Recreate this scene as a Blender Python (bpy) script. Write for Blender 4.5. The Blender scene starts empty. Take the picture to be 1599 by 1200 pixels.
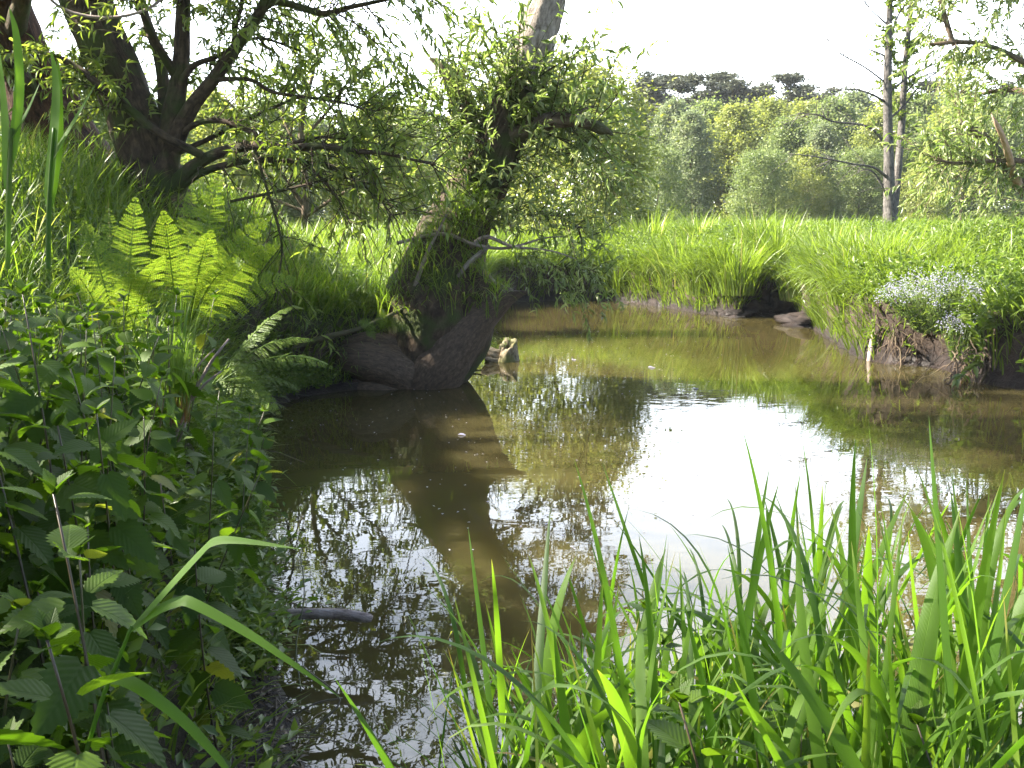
import bpy, math, random
import numpy as np

SC = bpy.context.scene
COL = SC.collection
RNG = np.random.default_rng(7)
R = math.radians

# ------------------------------------------------------------------ camera
CAM_H, PITCH, F = 1.65, R(9.3), 1555.0
cam_d = bpy.data.cameras.new("camera"); cam = bpy.data.objects.new("camera", cam_d); COL.objects.link(cam)
cam.location = (0, 0, CAM_H); cam.rotation_euler = (R(90) - PITCH, 0, 0)
cam_d.lens = 35.0; cam_d.sensor_width = 36.0; cam_d.clip_start = 0.05; cam_d.clip_end = 2000
SC.camera = cam

# ------------------------------------------------------------------ light
SUN_EL, SUN_AZ = R(38), math.atan2(-0.95, 0.08)      # ahead and to the left
sv = np.array([math.sin(SUN_AZ) * math.cos(SUN_EL), math.cos(SUN_AZ) * math.cos(SUN_EL), math.sin(SUN_EL)])
sun_d = bpy.data.lights.new("sun", 'SUN'); sun = bpy.data.objects.new("sun", sun_d); COL.objects.link(sun)
sun_d.energy = 5.0; sun_d.angle = R(0.5); sun_d.color = (1.0, 0.93, 0.80)
from mathutils import Vector
sun.rotation_euler = Vector(sv).to_track_quat('Z', 'Y').to_euler()

world = bpy.data.worlds.new("World"); SC.world = world; world.use_nodes = True
nt = world.node_tree; nt.nodes.clear()
def N(t, ty, **kw):
    n = t.nodes.new(ty)
    for k, v in kw.items():
        if k in ('inp',):
            for kk, vv in v.items(): n.inputs[kk].default_value = vv
        else: setattr(n, k, v)
    return n
w_out = N(nt, 'ShaderNodeOutputWorld')
sky = N(nt, 'ShaderNodeTexSky', sky_type='NISHITA', sun_disc=False, sun_elevation=SUN_EL, sun_rotation=SUN_AZ,
        air_density=1.0, dust_density=1.5, ozone_density=1.5)
b_sky = N(nt, 'ShaderNodeBackground', inp={'Strength': 0.066})
nt.links.new(sky.outputs[0], b_sky.inputs[0])
tc = N(nt, 'ShaderNodeTexCoord')
mp = N(nt, 'ShaderNodeMapping'); mp.inputs['Scale'].default_value = (1.3, 1.3, 2.6); mp.inputs['Location'].default_value = (0.35, 0.2, 0.45)
nt.links.new(tc.outputs['Generated'], mp.inputs[0])
cn = N(nt, 'ShaderNodeTexNoise', inp={'Scale': 2.1, 'Detail': 7.0, 'Roughness': 0.55, 'Distortion': 0.3})
nt.links.new(mp.outputs[0], cn.inputs['Vector'])
cr = N(nt, 'ShaderNodeMapRange', interpolation_type='SMOOTHSTEP', inp={'From Min': 0.36, 'From Max': 0.60, 'To Min': 0.12, 'To Max': 1.0})
nt.links.new(cn.outputs['Fac'], cr.inputs['Value'])
sx = N(nt, 'ShaderNodeSeparateXYZ'); nt.links.new(tc.outputs['Generated'], sx.inputs[0])
lo = N(nt, 'ShaderNodeMapRange', interpolation_type='SMOOTHSTEP', inp={'From Min': 0.22, 'From Max': 0.50, 'To Min': 1.0, 'To Max': 0.0})
nt.links.new(sx.outputs['Z'], lo.inputs['Value'])
mx = N(nt, 'ShaderNodeMath', operation='MAXIMUM'); nt.links.new(cr.outputs[0], mx.inputs[0]); nt.links.new(lo.outputs[0], mx.inputs[1])
fr = N(nt, 'ShaderNodeMapRange', interpolation_type='SMOOTHSTEP', inp={'From Min': 0.30, 'From Max': 0.9, 'To Min': 0.04, 'To Max': 1.0})
nt.links.new(sx.outputs['Y'], fr.inputs['Value'])
cs = N(nt, 'ShaderNodeMath', operation='MULTIPLY'); nt.links.new(mx.outputs[0], cs.inputs[0]); nt.links.new(fr.outputs[0], cs.inputs[1])
cs2 = N(nt, 'ShaderNodeMath', operation='MULTIPLY', inp={1: 0.80}); nt.links.new(cs.outputs[0], cs2.inputs[0])
b_cl = N(nt, 'ShaderNodeBackground', inp={'Color': (0.95, 0.97, 1.0, 1)})
nt.links.new(cs2.outputs[0], b_cl.inputs['Strength'])
ad = N(nt, 'ShaderNodeAddShader'); nt.links.new(b_sky.outputs[0], ad.inputs[0]); nt.links.new(b_cl.outputs[0], ad.inputs[1])
nt.links.new(ad.outputs[0], w_out.inputs['Surface'])

vs = SC.view_settings
vs.view_transform = 'Standard'; vs.look = 'None'; vs.gamma = 1.0; vs.use_curve_mapping = False
vs.exposure = 2.6
cy = SC.cycles
cy.max_bounces = 6; cy.diffuse_bounces = 3; cy.glossy_bounces = 3; cy.transmission_bounces = 3; cy.transparent_max_bounces = 4
cy.caustics_reflective = False; cy.caustics_refractive = False; cy.sample_clamp_indirect = 4.0
cy.use_denoising = True
try: cy.denoiser = 'OPENIMAGEDENOISE'
except Exception: pass

# ------------------------------------------------------------------ pixel helpers (photo pixels -> world)
CP, SP = math.cos(PITCH), math.sin(PITCH)
def P(px, py, Y):
    u, v = (px - 799.5) / F, (py - 600.0) / F
    d = np.array([u, CP - v * SP, -SP - v * CP])
    return np.array([0, 0, CAM_H]) + d * (Y / d[1])
def Wp(px, py, z=0.0):
    u, v = (px - 799.5) / F, (py - 600.0) / F
    d = np.array([u, CP - v * SP, -SP - v * CP])
    return np.array([0, 0, CAM_H]) + d * ((z - CAM_H) / d[2])

# ------------------------------------------------------------------ mesh helpers
def nrm(a):
    return a / np.maximum(np.linalg.norm(a, axis=-1, keepdims=True), 1e-9)

class Geo:
    """collects vertices, faces and per-vertex attributes for one mesh"""
    def __init__(s): s.V, s.Fl, s.Fs, s.rn, s.uv, s.n = [], [], [], [], [], 0
    def add(s, V, faces, rn=None, uv=None):
        V = np.asarray(V, float).reshape(-1, 3); k = len(V)
        faces = np.asarray(faces)
        s.V.append(V); s.Fl.append((faces + s.n).reshape(-1)); s.Fs.append(np.full(len(faces), faces.shape[1]))
        s.rn.append(np.zeros(k) if rn is None else np.broadcast_to(rn, (k,)))
        s.uv.append(np.zeros((k, 3)) if uv is None else np.asarray(uv, float).reshape(-1, 3))
        s.n += k
    def obj(s, name, mat, parent=None, smooth=False):
        V = np.concatenate(s.V); Fl = np.concatenate(s.Fl).astype(np.int32); Fs = np.concatenate(s.Fs).astype(np.int32)
        if parent is not None: V = V - np.array(parent.location)
        me = bpy.data.meshes.new(name)
        me.vertices.add(len(V)); me.vertices.foreach_set('co', V.astype(np.float32).ravel())
        me.loops.add(len(Fl)); me.loops.foreach_set('vertex_index', Fl)
        st = np.concatenate([[0], np.cumsum(Fs)[:-1]]).astype(np.int32)
        me.polygons.add(len(Fs)); me.polygons.foreach_set('loop_start', st)
        try: me.polygons.foreach_set('loop_total', Fs)
        except Exception: pass
        if smooth: me.polygons.foreach_set('use_smooth', np.ones(len(Fs), bool))
        a = me.attributes.new('rnd', 'FLOAT', 'POINT'); a.data.foreach_set('value', np.concatenate(s.rn).astype(np.float32))
        a = me.attributes.new('luv', 'FLOAT_VECTOR', 'POINT'); a.data.foreach_set('vector', np.concatenate(s.uv).astype(np.float32).ravel())
        me.update(calc_edges=True); me.validate()
        me.materials.append(mat)
        o = bpy.data.objects.new(name, me); COL.objects.link(o)
        if parent is not None: o.parent = parent
        return o

def tag(o, label=None, cat=None, group=None, kind=None):
    if label: o['label'] = label
    if cat: o['category'] = cat
    if group: o['group'] = group
    if kind: o['kind'] = kind
    return o
def thing(name, label, cat, loc=(0, 0, 0), group=None):
    o = bpy.data.objects.new(name, None); COL.objects.link(o); o.location = tuple(float(c) for c in loc)
    o.empty_display_size = 0.1
    return tag(o, label, cat, group)
def kids(o): return [c for c in bpy.data.objects if c.parent == o]
def dup(root, loc, rotz=0.0, scale=1.0, label=None, group=None, tilt=(0, 0), _k={}):
    r = root.copy(); COL.objects.link(r); r.location = tuple(float(c) for c in loc)
    r.rotation_euler = (tilt[0], tilt[1], rotz); r.scale = (scale,) * 3 if np.isscalar(scale) else scale
    if label: r['label'] = label
    if group: r['group'] = group
    if root.name not in _k: _k[root.name] = kids(root)
    for c in _k[root.name]:
        d = c.copy(); COL.objects.link(d); d.parent = r
    return r

def catmull(pts, n):
    pts = np.asarray(pts, float); m = len(pts)
    p = np.vstack([2 * pts[0] - pts[1], pts, 2 * pts[-1] - pts[-2]])
    t = np.linspace(0, m - 1 - 1e-6, n); i = t.astype(int); f = (t - i)[:, None]
    a, b, c, d = p[i], p[i + 1], p[i + 2], p[i + 3]
    return 0.5 * (2 * b + (c - a) * f + (2 * a - 5 * b + 4 * c - d) * f ** 2 + (3 * b - a - 3 * c + d) * f ** 3)

def tubes(g, pts, rad, sides=6, lump=0.0, cap=True, rng=RNG):
    """pts (N,m,3), rad (N,m): N tubes in one go"""
    pts = np.asarray(pts, float); rad = np.asarray(rad, float)
    if pts.ndim == 2: pts, rad = pts[None], rad[None]
    n, m = pts.shape[:2]
    T = nrm(np.gradient(pts, axis=1))
    ov = nrm(pts[:, -1] - pts[:, 0])
    ref = np.where(np.abs(ov[:, 2:3]) < 0.75, np.array([[0, 0, 1.0]]), np.array([[0.3, 1.0, 0]]))
    A = nrm(np.cross(T, ref[:, None, :])); B = np.cross(T, A)
    an = np.arange(sides) * 2 * math.pi / sides
    rr = rad[:, :, None] * np.ones(sides)
    if lump:
        ph = rng.uniform(0, 6.28, (n, 4)); L = np.arange(m)[None, :, None]
        rr = rr * (1 + lump * (np.sin(3 * an[None, None] + ph[:, 0, None, None] + 0.35 * L) * 0.5 + np.sin(7 * an[None, None] + ph[:, 1, None, None] - 0.22 * L) * 0.35
                               + np.sin(0.9 * L + ph[:, 2, None, None] + 2 * an) * 0.4) + rng.normal(0, lump * 0.22, rr.shape))
    V = pts[:, :, None, :] + A[:, :, None, :] * (np.cos(an)[None, None, :, None] * rr[..., None]) + B[:, :, None, :] * (np.sin(an)[None, None, :, None] * rr[..., None])
    seg = np.concatenate([np.zeros((n, 1)), np.cumsum(np.linalg.norm(np.diff(pts, axis=1), axis=2), axis=1)], axis=1)
    UV = np.stack([np.broadcast_to(np.sin(an), (n, m, sides)) * rad.mean() , np.broadcast_to(seg[:, :, None], (n, m, sides)), np.broadcast_to(np.cos(an), (n, m, sides)) * rad.mean()], -1)
    i = np.arange(m - 1)[:, None] * sides; j = np.arange(sides)[None]; j2 = (j + 1) % sides
    q = np.stack([i + j, i + j2, i + sides + j2, i + sides + j], -1).reshape(-1, 4)
    Fc = (q[None] + (np.arange(n) * m * sides)[:, None, None]).reshape(-1, 4)
    base = g.n
    g.add(V, Fc, np.repeat(rng.random(n), m * sides), UV)
    if cap:
        cf = np.arange(sides)[None] + ((np.arange(n) * m + m - 1) * sides)[:, None] + base
        g.Fl.append(cf.reshape(-1)); g.Fs.append(np.full(n, sides))

# leaf templates: x across (-.5 .5), y along 0..1, z fold
def tpl_lance(k=3, fold=0.12, bend=-0.25):
    ys = np.linspace(0, 1, k + 2); wd = np.sin(np.pi * np.clip(ys, 0.02, 0.98) ** 0.8) ; V = []; 
    for y, w in zip(ys, wd):
        z = bend * y * y
        V += [(-0.5 * w, y, z + fold * w), (0, y, z), (0.5 * w, y, z + fold * w)]
    Fq = []
    for i in range(k + 1):
        a = 3 * i; Fq += [(a, a + 1, a + 4, a + 3), (a + 1, a + 2, a + 5, a + 4)]
    V = np.array(V); return V, np.array(Fq)
def tpl_diamond():
    return np.array([(0, 0, 0), (0.5, 0.42, 0.06), (0, 1, -0.12), (-0.5, 0.42, 0.06)]), np.array([(0, 1, 2, 3)])
def tpl_toothed(teeth=9, bend=-0.22):
    """heart-based toothed leaf like a nettle's"""
    n = teeth; V = []; 
    ys = np.linspace(0.0, 1.0, n + 1)
    def w(y): return 0.5 * (np.sin(np.pi * np.clip(y * 0.93 + 0.07, 0, 1) ** 0.62)) ** 0.9
    for s in (-1, 0, 1):
        for i, y in enumerate(ys):
            if s == 0: V.append((0, y, bend * y * y))
            else: V.append((s * w(y) * (0.86 if 0 < i < n else 0.5), y + (0.0 if i else -0.04), bend * y * y + 0.16 * w(y)))
    m = n + 1; L0, M0, R0 = 0, m, 2 * m; T0 = 3 * m
    for s in (-1, 1):
        for i in range(n):
            y = ys[i] + 0.75 / n
            V.append((s * w(min(y - 0.03, 0.97)) * 1.10, y, bend * y * y + 0.14 * w(y)))
    Q, T = [], []
    for i in range(n):
        Q.append((L0 + i, M0 + i, M0 + i + 1, L0 + i + 1)); Q.append((M0 + i, R0 + i, R0 + i + 1, M0 + i + 1))
        T.append((L0 + i, L0 + i + 1, T0 + i, T0 + i)); T.append((R0 + i, T0 + n + i, R0 + i + 1, R0 + i + 1))
    V = np.array(V, float)
    return V, np.array(Q), np.array([(a, b, c) for a, b, c, _ in T] )
LANCE, DIAM, TOOTH = tpl_lance(), tpl_diamond(), tpl_toothed()
LANCE1 = tpl_lance(1)

def leaves(g, tpl, pos, d, up, L, Wd, rng=RNG, rn=None):
    tv = tpl[0]; n = len(pos); k = len(tv)
    d = nrm(d); s = nrm(np.cross(d, up)); u = np.cross(s, d)
    L = np.broadcast_to(L, (n,)); Wd = np.broadcast_to(Wd, (n,))
    V = pos[:, None] + d[:, None] * (tv[None, :, 1:2] * L[:, None, None]) + s[:, None] * (tv[None, :, 0:1] * Wd[:, None, None]) + u[:, None] * (tv[None, :, 2:3] * L[:, None, None])
    rn = rng.random(n) if rn is None else rn
    UV = np.broadcast_to(np.stack([tv[:, 0], tv[:, 1], tv[:, 2] * 0], -1), (n, k, 3))
    base = g.n
    for j, Fc in enumerate(tpl[1:]):
        Fa = (Fc[None] + (np.arange(n) * k)[:, None, None]).reshape(-1, Fc.shape[1])
        if j == 0: g.add(V, Fa, np.repeat(rn, k), UV)
        else: g.Fl.append((Fa + base).reshape(-1)); g.Fs.append(np.full(len(Fa), Fc.shape[1]))

def blades(g, base, az, lean, curl, L, w, k=4, twist=0.6, rng=RNG, rn=None, power=1.4):
    """grass blades: base (n,3); az direction of the lean; lean start angle, curl added angle"""
    n = len(base); t = np.linspace(0, 1, k + 1)
    th = lean[:, None] + curl[:, None] * ((t[:-1] + t[1:]) / 2)[None] ** power
    ds = (L / k)[:, None]
    r = np.concatenate([np.zeros((n, 1)), np.cumsum(np.sin(th) * ds, 1)], 1); z = np.concatenate([np.zeros((n, 1)), np.cumsum(np.cos(th) * ds, 1)], 1)
    dirx = np.stack([np.cos(az), np.sin(az), np.zeros(n)], -1)
    pts = base[:, None] + dirx[:, None] * r[..., None] + np.array([0, 0, 1.0]) * z[..., None]
    ta = az + math.pi / 2 + rng.normal(0, twist, n)
    sd = np.stack([np.cos(ta), np.sin(ta), np.zeros(n)], -1)
    wp = np.clip(np.sin(np.pi * (0.22 + 0.78 * t)) ** 0.8 + 0.04, 0.05, 1)
    off = sd[:, None] * (wp[None, :, None] * w[:, None, None] * 0.5)
    V = np.stack([pts - off, pts + off], 2)
    rn = rng.random(n) if rn is None else rn
    UV = np.broadcast_to(np.stack([np.stack([t * 0 - 0.5, t, t * 0], -1), np.stack([t * 0 + 0.5, t, t * 0], -1)], 1), (n, k + 1, 2, 3))
    i = np.arange(k) * 2; q = np.stack([i, i + 1, i + 3, i + 2], -1)
    Fa = (q[None] + (np.arange(n) * (k + 1) * 2)[:, None, None]).reshape(-1, 4)
    g.add(V, Fa, np.repeat(rn, (k + 1) * 2), UV)

# ------------------------------------------------------------------ materials
def newmat(name):
    m = bpy.data.materials.new(name); m.use_nodes = True; t = m.node_tree; t.nodes.clear()
    return m, t, N(t, 'ShaderNodeOutputMaterial')
def attr(t, name): return N(t, 'ShaderNodeAttribute', attribute_name=name)
def ramp(t, stops):
    r = N(t, 'ShaderNodeValToRGB'); e = r.color_ramp.elements
    while len(e) < len(stops): e.new(0.5)
    for el, (p, c) in zip(e, stops): el.position = p; el.color = (*c, 1)
    return r
def leafmat(name, stops, trans, tw=0.45, rough=0.42, spec=0.5, base=None, vein=False, tip=None, ribs=False):
    m, t, o = newmat(name)
    a = attr(t, 'rnd'); r = ramp(t, stops); t.links.new(a.outputs['Fac'], r.inputs[0])
    col = r.outputs[0]
    pr = N(t, 'ShaderNodeBsdfPrincipled', inp={'Roughness': rough, 'Specular IOR Level': spec})
    tl = N(t, 'ShaderNodeBsdfTranslucent')
    hs = N(t, 'ShaderNodeMix', data_type='RGBA', blend_type='MULTIPLY', inp={0: 1.0}); hs.inputs[7].default_value = (*trans, 1)
    if base is not None or vein or tip is not None:
        uv = attr(t, 'luv'); s = N(t, 'ShaderNodeSeparateXYZ'); t.links.new(uv.outputs['Vector'], s.inputs[0])
    if base is not None:
        bm = N(t, 'ShaderNodeMapRange', inp={'From Min': 0.0, 'From Max': base[1]}); t.links.new(s.outputs['Y'], bm.inputs['Value'])
        mb = N(t, 'ShaderNodeMix', data_type='RGBA'); mb.inputs[6].default_value = (*base[0], 1)
        t.links.new(bm.outputs[0], mb.inputs[0]); t.links.new(col, mb.inputs[7]); col = mb.outputs[2]
    if tip is not None:
        tr_ = N(t, 'ShaderNodeMath', operation='MULTIPLY_ADD', inp={1: 0.35}); t.links.new(a.outputs['Fac'], tr_.inputs[0]); t.links.new(s.outputs['Y'], tr_.inputs[2])
        tm = N(t, 'ShaderNodeMapRange', interpolation_type='SMOOTHSTEP', inp={'From Min': 1.12, 'From Max': 1.30}); t.links.new(tr_.outputs[0], tm.inputs['Value'])
        tb = N(t, 'ShaderNodeMix', data_type='RGBA'); tb.inputs[7].default_value = (*tip, 1); t.links.new(tm.outputs[0], tb.inputs[0]); t.links.new(col, tb.inputs[6]); col = tb.outputs[2]
        wv = N(t, 'ShaderNodeMath', operation='MULTIPLY', inp={1: 75.0}); t.links.new(s.outputs['X'], wv.inputs[0]); wc = N(t, 'ShaderNodeMath', operation='SINE'); t.links.new(wv.outputs[0], wc.inputs[0])
        bq = N(t, 'ShaderNodeBump', inp={'Strength': 0.35, 'Distance': 0.0008}); t.links.new(wc.outputs[0], bq.inputs['Height']); t.links.new(bq.outputs[0], pr.inputs['Normal'])
    if vein:
        ab = N(t, 'ShaderNodeMath', operation='ABSOLUTE'); t.links.new(s.outputs['X'], ab.inputs[0])
        c1 = N(t, 'ShaderNodeMath', operation='MULTIPLY_ADD', inp={1: -0.75}); t.links.new(ab.outputs[0], c1.inputs[0]); t.links.new(s.outputs['Y'], c1.inputs[2])
        c2 = N(t, 'ShaderNodeMath', operation='MULTIPLY', inp={1: 9 * 6.2832}); t.links.new(c1.outputs[0], c2.inputs[0])
        c3 = N(t, 'ShaderNodeMath', operation='COSINE'); t.links.new(c2.outputs[0], c3.inputs[0])
        mid = N(t, 'ShaderNodeMapRange', interpolation_type='SMOOTHSTEP', inp={'From Min': 0.0, 'From Max': 0.05, 'To Min': -1.5, 'To Max': 0.0}); t.links.new(ab.outputs[0], mid.inputs['Value'])
        hh = N(t, 'ShaderNodeMath', operation='MULTIPLY_ADD', inp={1: -0.5}); t.links.new(c3.outputs[0], hh.inputs[0]); t.links.new(mid.outputs[0], hh.inputs[2])
        bp = N(t, 'ShaderNodeBump', inp={'Strength': 0.35, 'Distance': 0.0015}); t.links.new(hh.outputs[0], bp.inputs['Height'])
        t.links.new(bp.outputs[0], pr.inputs['Normal'])
    t.links.new(col, pr.inputs['Base Color']); t.links.new(col, hs.inputs[6]); t.links.new(hs.outputs[2], tl.inputs[0])
    mi = N(t, 'ShaderNodeMixShader', inp={0: tw}); t.links.new(pr.outputs[0], mi.inputs[1]); t.links.new(tl.outputs[0], mi.inputs[2])
    t.links.new(mi.outputs[0], o.inputs[0]); return m

def barkmat(name, c1, c2, c3=None, sc=1.0, moss=None, rough=0.9):
    m, t, o = newmat(name)
    uv = attr(t, 'luv'); mp = N(t, 'ShaderNodeMapping'); mp.inputs['Scale'].default_value = (24 * sc, 6.5 * sc, 24 * sc); t.links.new(uv.outputs['Vector'], mp.inputs[0])
    n1 = N(t, 'ShaderNodeTexNoise', inp={'Scale': 1.0, 'Detail': 8.0, 'Roughness': 0.62, 'Distortion': 0.6}); t.links.new(mp.outputs[0], n1.inputs['Vector'])
    tcx = N(t, 'ShaderNodeTexCoord'); nb = N(t, 'ShaderNodeTexNoise', inp={'Scale': 14.0 * sc, 'Detail': 7.0, 'Roughness': 0.7}); t.links.new(tcx.outputs['Object'], nb.inputs['Vector'])
    cb = N(t, 'ShaderNodeMath', operation='MULTIPLY_ADD', inp={1: 0.55, 2: -0.275}); t.links.new(nb.outputs['Fac'], cb.inputs[0]); ca = N(t, 'ShaderNodeMath', operation='ADD'); t.links.new(n1.outputs['Fac'], ca.inputs[0]); t.links.new(cb.outputs[0], ca.inputs[1])
    r = ramp(t, [(0.32, c1), (0.52, c2), (0.72, c3 or c2)]); t.links.new(ca.outputs[0], r.inputs[0]); col = r.outputs[0]
    if moss:
        ge = N(t, 'ShaderNodeTexCoord'); n2 = N(t, 'ShaderNodeTexNoise', inp={'Scale': 3.0, 'Detail': 5.0}); t.links.new(ge.outputs['Object'], n2.inputs['Vector'])
        rm = ramp(t, [(0.48, (0, 0, 0)), (0.62, (1, 1, 1))]); t.links.new(n2.outputs['Fac'], rm.inputs[0])
        mm = N(t, 'ShaderNodeMix', data_type='RGBA'); mm.inputs[7].default_value = (*moss, 1)
        t.links.new(rm.outputs[0], mm.inputs[0]); t.links.new(col, mm.inputs[6]); col = mm.outputs[2]
    pr = N(t, 'ShaderNodeBsdfPrincipled', inp={'Roughness': rough, 'Specular IOR Level': 0.25}); t.links.new(col, pr.inputs['Base Color'])
    bp = N(t, 'ShaderNodeBump', inp={'Strength': 0.9, 'Distance': 0.03 / sc}); t.links.new(ca.outputs[0], bp.inputs['Height']); t.links.new(bp.outputs[0], pr.inputs['Normal'])
    t.links.new(pr.outputs[0], o.inputs[0]); return m

M = {}
M['willow'] = leafmat('willow_leaf', [(0, (0.07, 0.11, 0.018)), (0.55, (0.125, 0.18, 0.03)), (1, (0.20, 0.24, 0.07))], (2.2, 2.1, 1.1), tw=0.42, rough=0.36)
M['willow_grey'] = leafmat('grey_willow_leaf', [(0, (0.095, 0.135, 0.028)), (0.5, (0.155, 0.20, 0.05)), (1, (0.26, 0.28, 0.13))], (1.7, 1.9, 1.2), tw=0.36, rough=0.33, spec=0.6)
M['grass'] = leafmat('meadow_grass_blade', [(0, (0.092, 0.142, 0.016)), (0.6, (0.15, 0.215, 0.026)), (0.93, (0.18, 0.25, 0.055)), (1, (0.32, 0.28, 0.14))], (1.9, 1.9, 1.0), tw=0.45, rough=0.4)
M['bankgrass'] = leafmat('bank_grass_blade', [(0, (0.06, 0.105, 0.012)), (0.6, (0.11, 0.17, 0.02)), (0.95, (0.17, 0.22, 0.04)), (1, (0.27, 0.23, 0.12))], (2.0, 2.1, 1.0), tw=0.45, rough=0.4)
M['reed'] = leafmat('reed_blade', [(0, (0.038, 0.085, 0.012)), (0.75, (0.08, 0.145, 0.02)), (0.94, (0.12, 0.175, 0.03)), (1, (0.24, 0.19, 0.09))], (2.2, 2.3, 0.7), tw=0.52, rough=0.45, spec=0.3, tip=(0.20, 0.14, 0.06))
M['rush'] = leafmat('rush_blade', [(0, (0.06, 0.12, 0.015)), (1, (0.12, 0.18, 0.03))], (1.9, 1.9, 1.0), tw=0.4, base=((0.16, 0.06, 0.025), 0.35))
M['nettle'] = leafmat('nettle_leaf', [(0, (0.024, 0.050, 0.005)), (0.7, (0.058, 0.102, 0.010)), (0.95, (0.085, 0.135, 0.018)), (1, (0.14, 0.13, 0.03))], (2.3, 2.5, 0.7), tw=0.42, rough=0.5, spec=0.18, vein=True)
M['herb'] = leafmat('herb_leaf', [(0, (0.06, 0.10, 0.015)), (0.7, (0.11, 0.165, 0.025)), (1, (0.17, 0.21, 0.05))], (2.0, 2.1, 1.0), tw=0.4, rough=0.4)
M['fern'] = leafmat('fern_pinna', [(0, (0.07, 0.13, 0.015)), (1, (0.12, 0.175, 0.024))], (1.9, 1.75, 0.9), tw=0.47, rough=0.5, spec=0.3)
M['far_leaf'] = leafmat('woodland_leaf', [(0, (0.085, 0.125, 0.042)), (0.6, (0.155, 0.20, 0.07)), (1, (0.23, 0.26, 0.11))], (1.6, 1.6, 1.1), tw=0.45, rough=0.5)
M['far_yellow'] = leafmat('yellow_woodland_leaf', [(0, (0.13, 0.165, 0.038)), (0.6, (0.21, 0.245, 0.065)), (1, (0.27, 0.28, 0.11))], (1.7, 1.65, 1.0), tw=0.45, rough=0.5)
M['far_grey'] = leafmat('grey_woodland_leaf', [(0, (0.10, 0.13, 0.07)), (0.6, (0.165, 0.20, 0.10)), (1, (0.23, 0.25, 0.14))], (1.5, 1.55, 1.2), tw=0.45, rough=0.5)
M['pine'] = leafmat('pine_needles', [(0, (0.045, 0.056, 0.036)), (1, (0.11, 0.12, 0.075))], (1.2, 1.2, 1.0), tw=0.2, rough=0.6)
M['petal'] = leafmat('petal', [(0, (0.26, 0.26, 0.42)), (0.5, (0.36, 0.35, 0.47)), (1, (0.52, 0.50, 0.56))], (1.1, 1.1, 1.1), tw=0.35, rough=0.6)
M['litter'] = leafmat('plant_litter', [(0, (0.03, 0.022, 0.016)), (0.6, (0.08, 0.058, 0.038)), (1, (0.20, 0.15, 0.09))], (1, 1, 1), tw=0.1, rough=0.6)
M['stem'] = leafmat('green_stem', [(0, (0.05, 0.10, 0.02)), (1, (0.10, 0.12, 0.04))], (1, 1, 1), tw=0.1)
M['redstem'] = leafmat('dark_stem', [(0, (0.05, 0.035, 0.02)), (1, (0.07, 0.07, 0.025))], (1, 1, 1), tw=0.05)
M['bark'] = barkmat('willow_bark', (0.018, 0.012, 0.008), (0.06, 0.042, 0.027), (0.12, 0.085, 0.055), moss=(0.05, 0.065, 0.018))
M['redbark'] = barkmat('red_root_bark', (0.016, 0.008, 0.005), (0.055, 0.025, 0.014), (0.11, 0.055, 0.03))
M['deadwood'] = barkmat('weathered_wood', (0.10, 0.08, 0.065), (0.26, 0.22, 0.185), (0.42, 0.37, 0.33))
M['brownbark'] = barkmat('brown_bark', (0.05, 0.034, 0.022), (0.13, 0.095, 0.065), (0.22, 0.17, 0.13), moss=(0.08, 0.08, 0.035))
M['smoothroot'] = barkmat('smooth_root', (0.045, 0.030, 0.020), (0.085, 0.058, 0.040), (0.14, 0.10, 0.072), rough=0.75, sc=2.2)
M['greybark'] = barkmat('grey_bark', (0.04, 0.036, 0.033), (0.10, 0.09, 0.082), (0.17, 0.155, 0.14))
M['rootwood'] = barkmat('wet_root_wood', (0.03, 0.018, 0.011), (0.095, 0.06, 0.036), (0.21, 0.145, 0.09), rough=0.75, sc=1.1)
M['freshwood'] = barkmat('split_wood', (0.36, 0.20, 0.12), (0.52, 0.34, 0.24), (0.62, 0.46, 0.36))
M['stick'] = barkmat('stick_bark', (0.16, 0.12, 0.105), (0.29, 0.23, 0.205), (0.40, 0.34, 0.31), sc=2)
M['mossw'] = barkmat('mossy_wood', (0.05, 0.038, 0.025), (0.24, 0.195, 0.13), (0.46, 0.40, 0.30), moss=(0.13, 0.135, 0.04), sc=1.6)

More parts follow.
